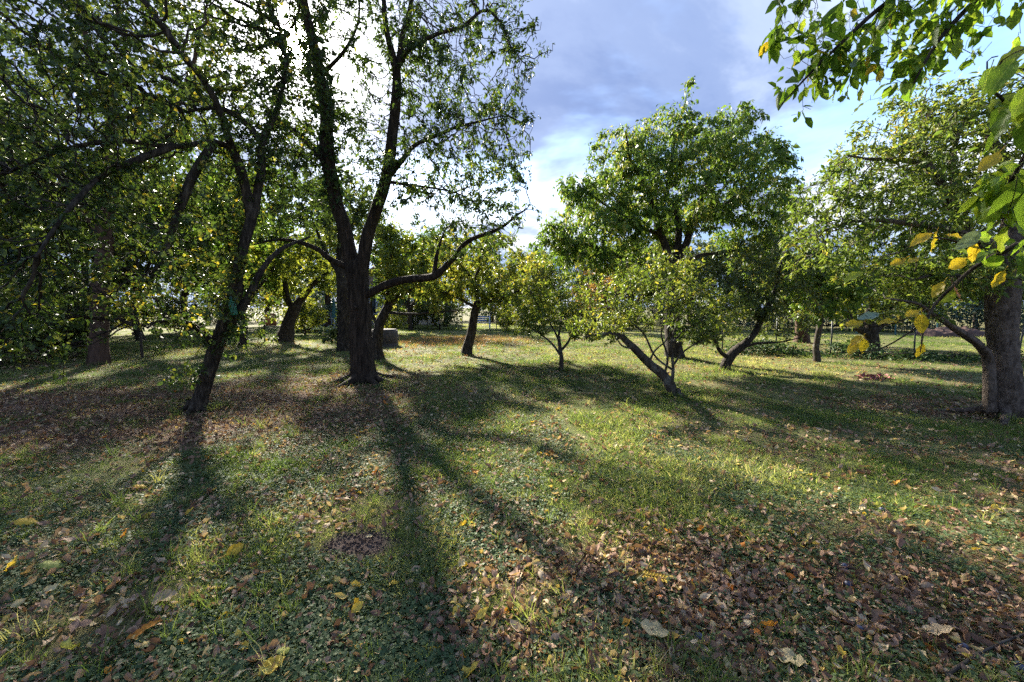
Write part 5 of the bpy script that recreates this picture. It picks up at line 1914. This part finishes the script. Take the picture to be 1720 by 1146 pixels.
def build_fallen():
    shapes = {}
    spec = [(.10, .05, .5, .25, 0), (.10, .045, 1.5, .5, .2), (.09, .055, .15, .08, .3), (.11, .042, 2.4, .9, .8), (.09, .05, -.9, -.3, 0), (.13, .05, .9, .7, .3),
            (.08, .05, 1.9, .2, 1.6), (.10, .055, -1.6, .5, -.8), (.07, .045, .7, -.5, .9), (.11, .05, 3.0, .4, .6)]
    base = [leaf_sheet('fallen', L_, W_, c, f, .3, 300 + k, n=10, cross=x, ragged=.10) for k, (L_, W_, c, f, x) in enumerate(spec)]

    def mesh(k, colour):
        if (k, colour) not in shapes:
            me = base[k].copy()
            me.materials.append(FALLEN[colour])
            shapes[(k, colour)] = me
        return shapes[(k, colour)]
    r = np.random.default_rng(55)
    named = [
        # px, py, length m, heading deg, shape, colour, stand, label
        (395, 938, .105, 70, 2, 'yellow', .9, 'yellow fallen leaf standing upright left of the bare soil patch'),
        (22, 962, .13, 10, 5, 'yellow', .2, 'yellow and tan fallen leaf at the left edge'),
        (52, 970, .14, 8, 1, 'tan', .15, 'long rolled tan leaf touching the left edge'),
        (92, 962, .13, 25, 4, 'green', .25, 'pale yellow-green curled leaf near the left edge'),
        (82, 1004, .085, 40, 2, 'pale', .3, 'small pale oval leaf below the curled yellow-green one'),
        (275, 1018, .13, 8, 2, 'tan', .25, 'broad tan leaf with pale underside beside two dark curled leaves'),
        (342, 1020, .11, -30, 3, 'brown', .3, 'dark brown curled leaf right of the broad tan leaf'),
        (402, 1000, .13, 25, 5, 'brown', .25, 'long brown crinkled leaf right of the curled dark one'),
        (195, 994, .14, 20, 3, 'brown', .15, 'long dull brown rolled leaf half sunk in the grass'),
        (430, 1120, .10, 5, 5, 'brown', .2, 'brown leaf under the yellow leaf at the lower edge'),
        (456, 1134, .10, 45, 2, 'yellow', .35, 'bright yellow leaf cut by the lower edge'),
        (478, 1104, .075, 60, 4, 'green', .35, 'pale yellow-green leaf above the bright yellow one'),
        (600, 1033, .07, 60, 2, 'yellow', .6, 'golden square-looking leaf below the soil patch'),
        (809, 1047, .075, 40, 0, 'yellow', .5, 'golden yellow leaf tilted towards the viewer, lower middle'),
        (742, 1095, .10, -60, 3, 'brown', .4, 'dark brown folded leaf in a grass tuft, lower middle'),
        (905, 1016, .085, 50, 3, 'brown', .5, 'reddish-brown crumpled leaf in the lower middle'),
        (1098, 1070, .15, -45, 0, 'pale', .3, 'large pale straw leaf lying diagonally, lower right of middle'),
        (1322, 1115, .13, -40, 2, 'pale', .1, 'long pale grey-green leaf at the lower edge'),
        (1572, 1070, .12, -35, 0, 'tan', .25, 'large straw-yellow leaf at the lower right'),
        (1508, 922, .13, 75, 3, 'brown', .8, 'tall crumpled rust-brown leaf standing up on the right'),
        (1222, 974, .06, 80, 2, 'yellow', .6, 'small round yellow leaf right of the yellow compound leaf'),
        (235, 820, .11, 5, 4, 'yellow', .2, 'yellow leaf in the dappled light left of the forked trunk shadow'),
        (355, 829, .10, 2, 0, 'yellow', .1, 'flat yellow leaf right of the dappled yellow one'),
        (45, 882, .15, 10, 4, 'yellow', .3, 'large pale yellow leaf high on the left edge'),
        (316, 866, .085, 35, 0, 'yellow', .3, 'lemon-yellow oval leaf in shaded clover'),
        (210, 906, .09, 8, 1, 'orange', .2, 'orange-brown leaf in shaded clover on the left'),
        (664, 988, .06, 50, 4, 'yellow', .5, 'small golden curled leaf just below the soil patch'),
        (620, 909, .05, 0, 2, 'pale', .1, 'pale cream leaf lying on the soil patch'),
        (252, 1062, .07, 30, 0, 'orange', .3, 'upper of two orange leaves at the lower left'),
        (230, 1078, .08, 35, 0, 'orange', .3, 'lower of two orange leaves at the lower left'),
        (1412, 1104, .06, 60, 2, 'yellow', .5, 'small yellow leaf between the grey-green and straw leaves'),
        (1328, 946, .07, -30, 1, 'brown', .3, 'pinkish leaf in clover on the right'),
        (799, 799, .07, 20, 0, 'orange', .3, 'orange leaf on sunlit grass in the middle'),
        (630, 800, .07, 20, 1, 'orange', .3, 'orange leaf below the forked trunk in its shadow'),
        (775, 957, .07, 75, 2, 'pale', .6, 'pale greenish upright leaf right of the soil patch'),
        (1300, 1020, .05, 20, 1, 'brown', .4, 'small rust leaf left of the tall crumpled one'),
        (990, 1130, .10, 80, 5, 'brown', .4, 'long curled brown leaf in grass at the lower edge'),
        (818, 1110, .12, -70, 5, 'brown', .45, 'long grey-brown bent leaf at the lower edge'),
    ]
    for (px, py, ln, hd, k, colour, st, lab) in named:
        p = ground(px, py)
        o = link('fallen_leaf', mesh(k, colour))
        o.location = (p[0], p[1], p[2] + .03 + st * ln * .3)
        o.rotation_euler = (st * .9 * (1 if k != 4 else .6), -.15 + r.normal(0, .15), math.radians(hd))
        s = ln / spec[k][0]
        o.scale = (s, s, s)
        tag(o, lab, 'leaf', 'prominent fallen leaves')
    # compound yellow leaf
    p = ground(1095, 978)
    root = empty('compound_leaf', (p[0], p[1], p[2] + .035), math.radians(-28))
    root.rotation_euler = (.25, -.1, math.radians(-28))
    tag(root, 'bright yellow compound leaf with paired leaflets on the grass', 'leaf')
    V, Fs = tube(np.array([(-.09, 0, 0), (0, .004, .006), (.09, 0, 0)]), np.array([.0014, .0012, .0006]), 4)
    part('stalk', (V, Fs), FALLEN['yellow'], root)
    lm = base[2].copy()
    lm.materials.append(FALLEN['yellow'])
    for k in range(9):
        for s in (-1, 1):
            o = link('leaflet', lm, None, root)
            o.location = (-.065 + k * .017, s * .014, .004)
            o.rotation_euler = (0.1 * s, 0, s * 1.0)
            o.scale = (.32, .24, .32)
    # the other single leaves one can pick apart: pieces of the ground cover
    cols = ['yellow', 'tan', 'brown', 'pale', 'orange', 'green']
    made = 0
    while made < 298:
        rr = math.exp(r.uniform(math.log(1.25), math.log(6.5)))
        a = math.radians(r.uniform(-60, 60))
        x, y = rr * math.sin(a), rr * math.cos(a)
        if y < 1.1:
            continue
        heavy = float(litter_amount(np.array([x]), np.array([y]))[0])
        if r.random() > .35 + .65 * heavy:
            continue
        w = np.array([.34, .18, .16, .12, .12, .08]) if heavy < .5 else np.array([.14, .22, .42, .10, .08, .04])
        c = cols[r.choice(6, p=w / w.sum())]
        k = int(r.integers(0, 10))
        o = link('leaf', mesh(k, c), None, GROUND)
        s = math.exp(r.normal(-.45, .28))
        o.location = (x, y, float(gz(x, y)) + .014 + .016 * r.random())
        o.rotation_euler = (r.normal(0, .45), r.normal(0, .3), r.random() * 6.283)
        o.scale = (s, s, s)
        made += 1
    # plums
    pl = np_mesh('plum', *lathe([(.001, -.017), (.008, -.0165), (.014, -.010), (.0165, 0), (.0145, .010), (.008, .0165), (.0025, .0155), (.001, .017), (.0008, .026)], 14), smooth=True)
    for (px, py, lab) in [(1418, 960, 'dusty blue plum in the litter right of the pink leaf'), (1424, 988, 'blue plum just below the dusty one, among brown leaves'), (1444, 1062, 'pair-sized dark blue plum in front of the straw leaf'),
                          (1617, 1092, 'blue plum near the lower right corner'), (1712, 1128, 'blue plum at the right edge, lowest of all'), (1174, 1076, 'small blue plum left of the pale grey-green leaf'), (1481, 855, 'blue plum in the sun above the rust-brown leaf')]:
        p = ground(px, py)
        o = link('fallen_plum', pl)
        if not pl.materials:
            pl.materials.append(M['plum_skin'])
        o.location = (p[0], p[1], p[2] + .02)
        o.rotation_euler = (r.uniform(.6, 1.6), r.uniform(-.5, .5), r.random() * 6)
        o.scale = [r.uniform(.9, 1.25)] * 3
        tag(o, lab, 'plum', 'fallen plums')
    # stick
    pts = [ground(1590, 1142), ground(1640, 1108), ground(1690, 1085), ground(1760, 1060)]
    W = [p + np.array([0, 0, .03]) for p in pts]
    V, Fs = tube(np.array(W) - W[0], np.array([.007, .006, .005, .003]), 6, .15)
    o = part('fallen_stick', (V, Fs), M['bark_mid'], None, True)
    o.location = tuple(W[0])
    tag(o, 'thin bare stick lying in the lower right corner', 'stick')


build_fallen()
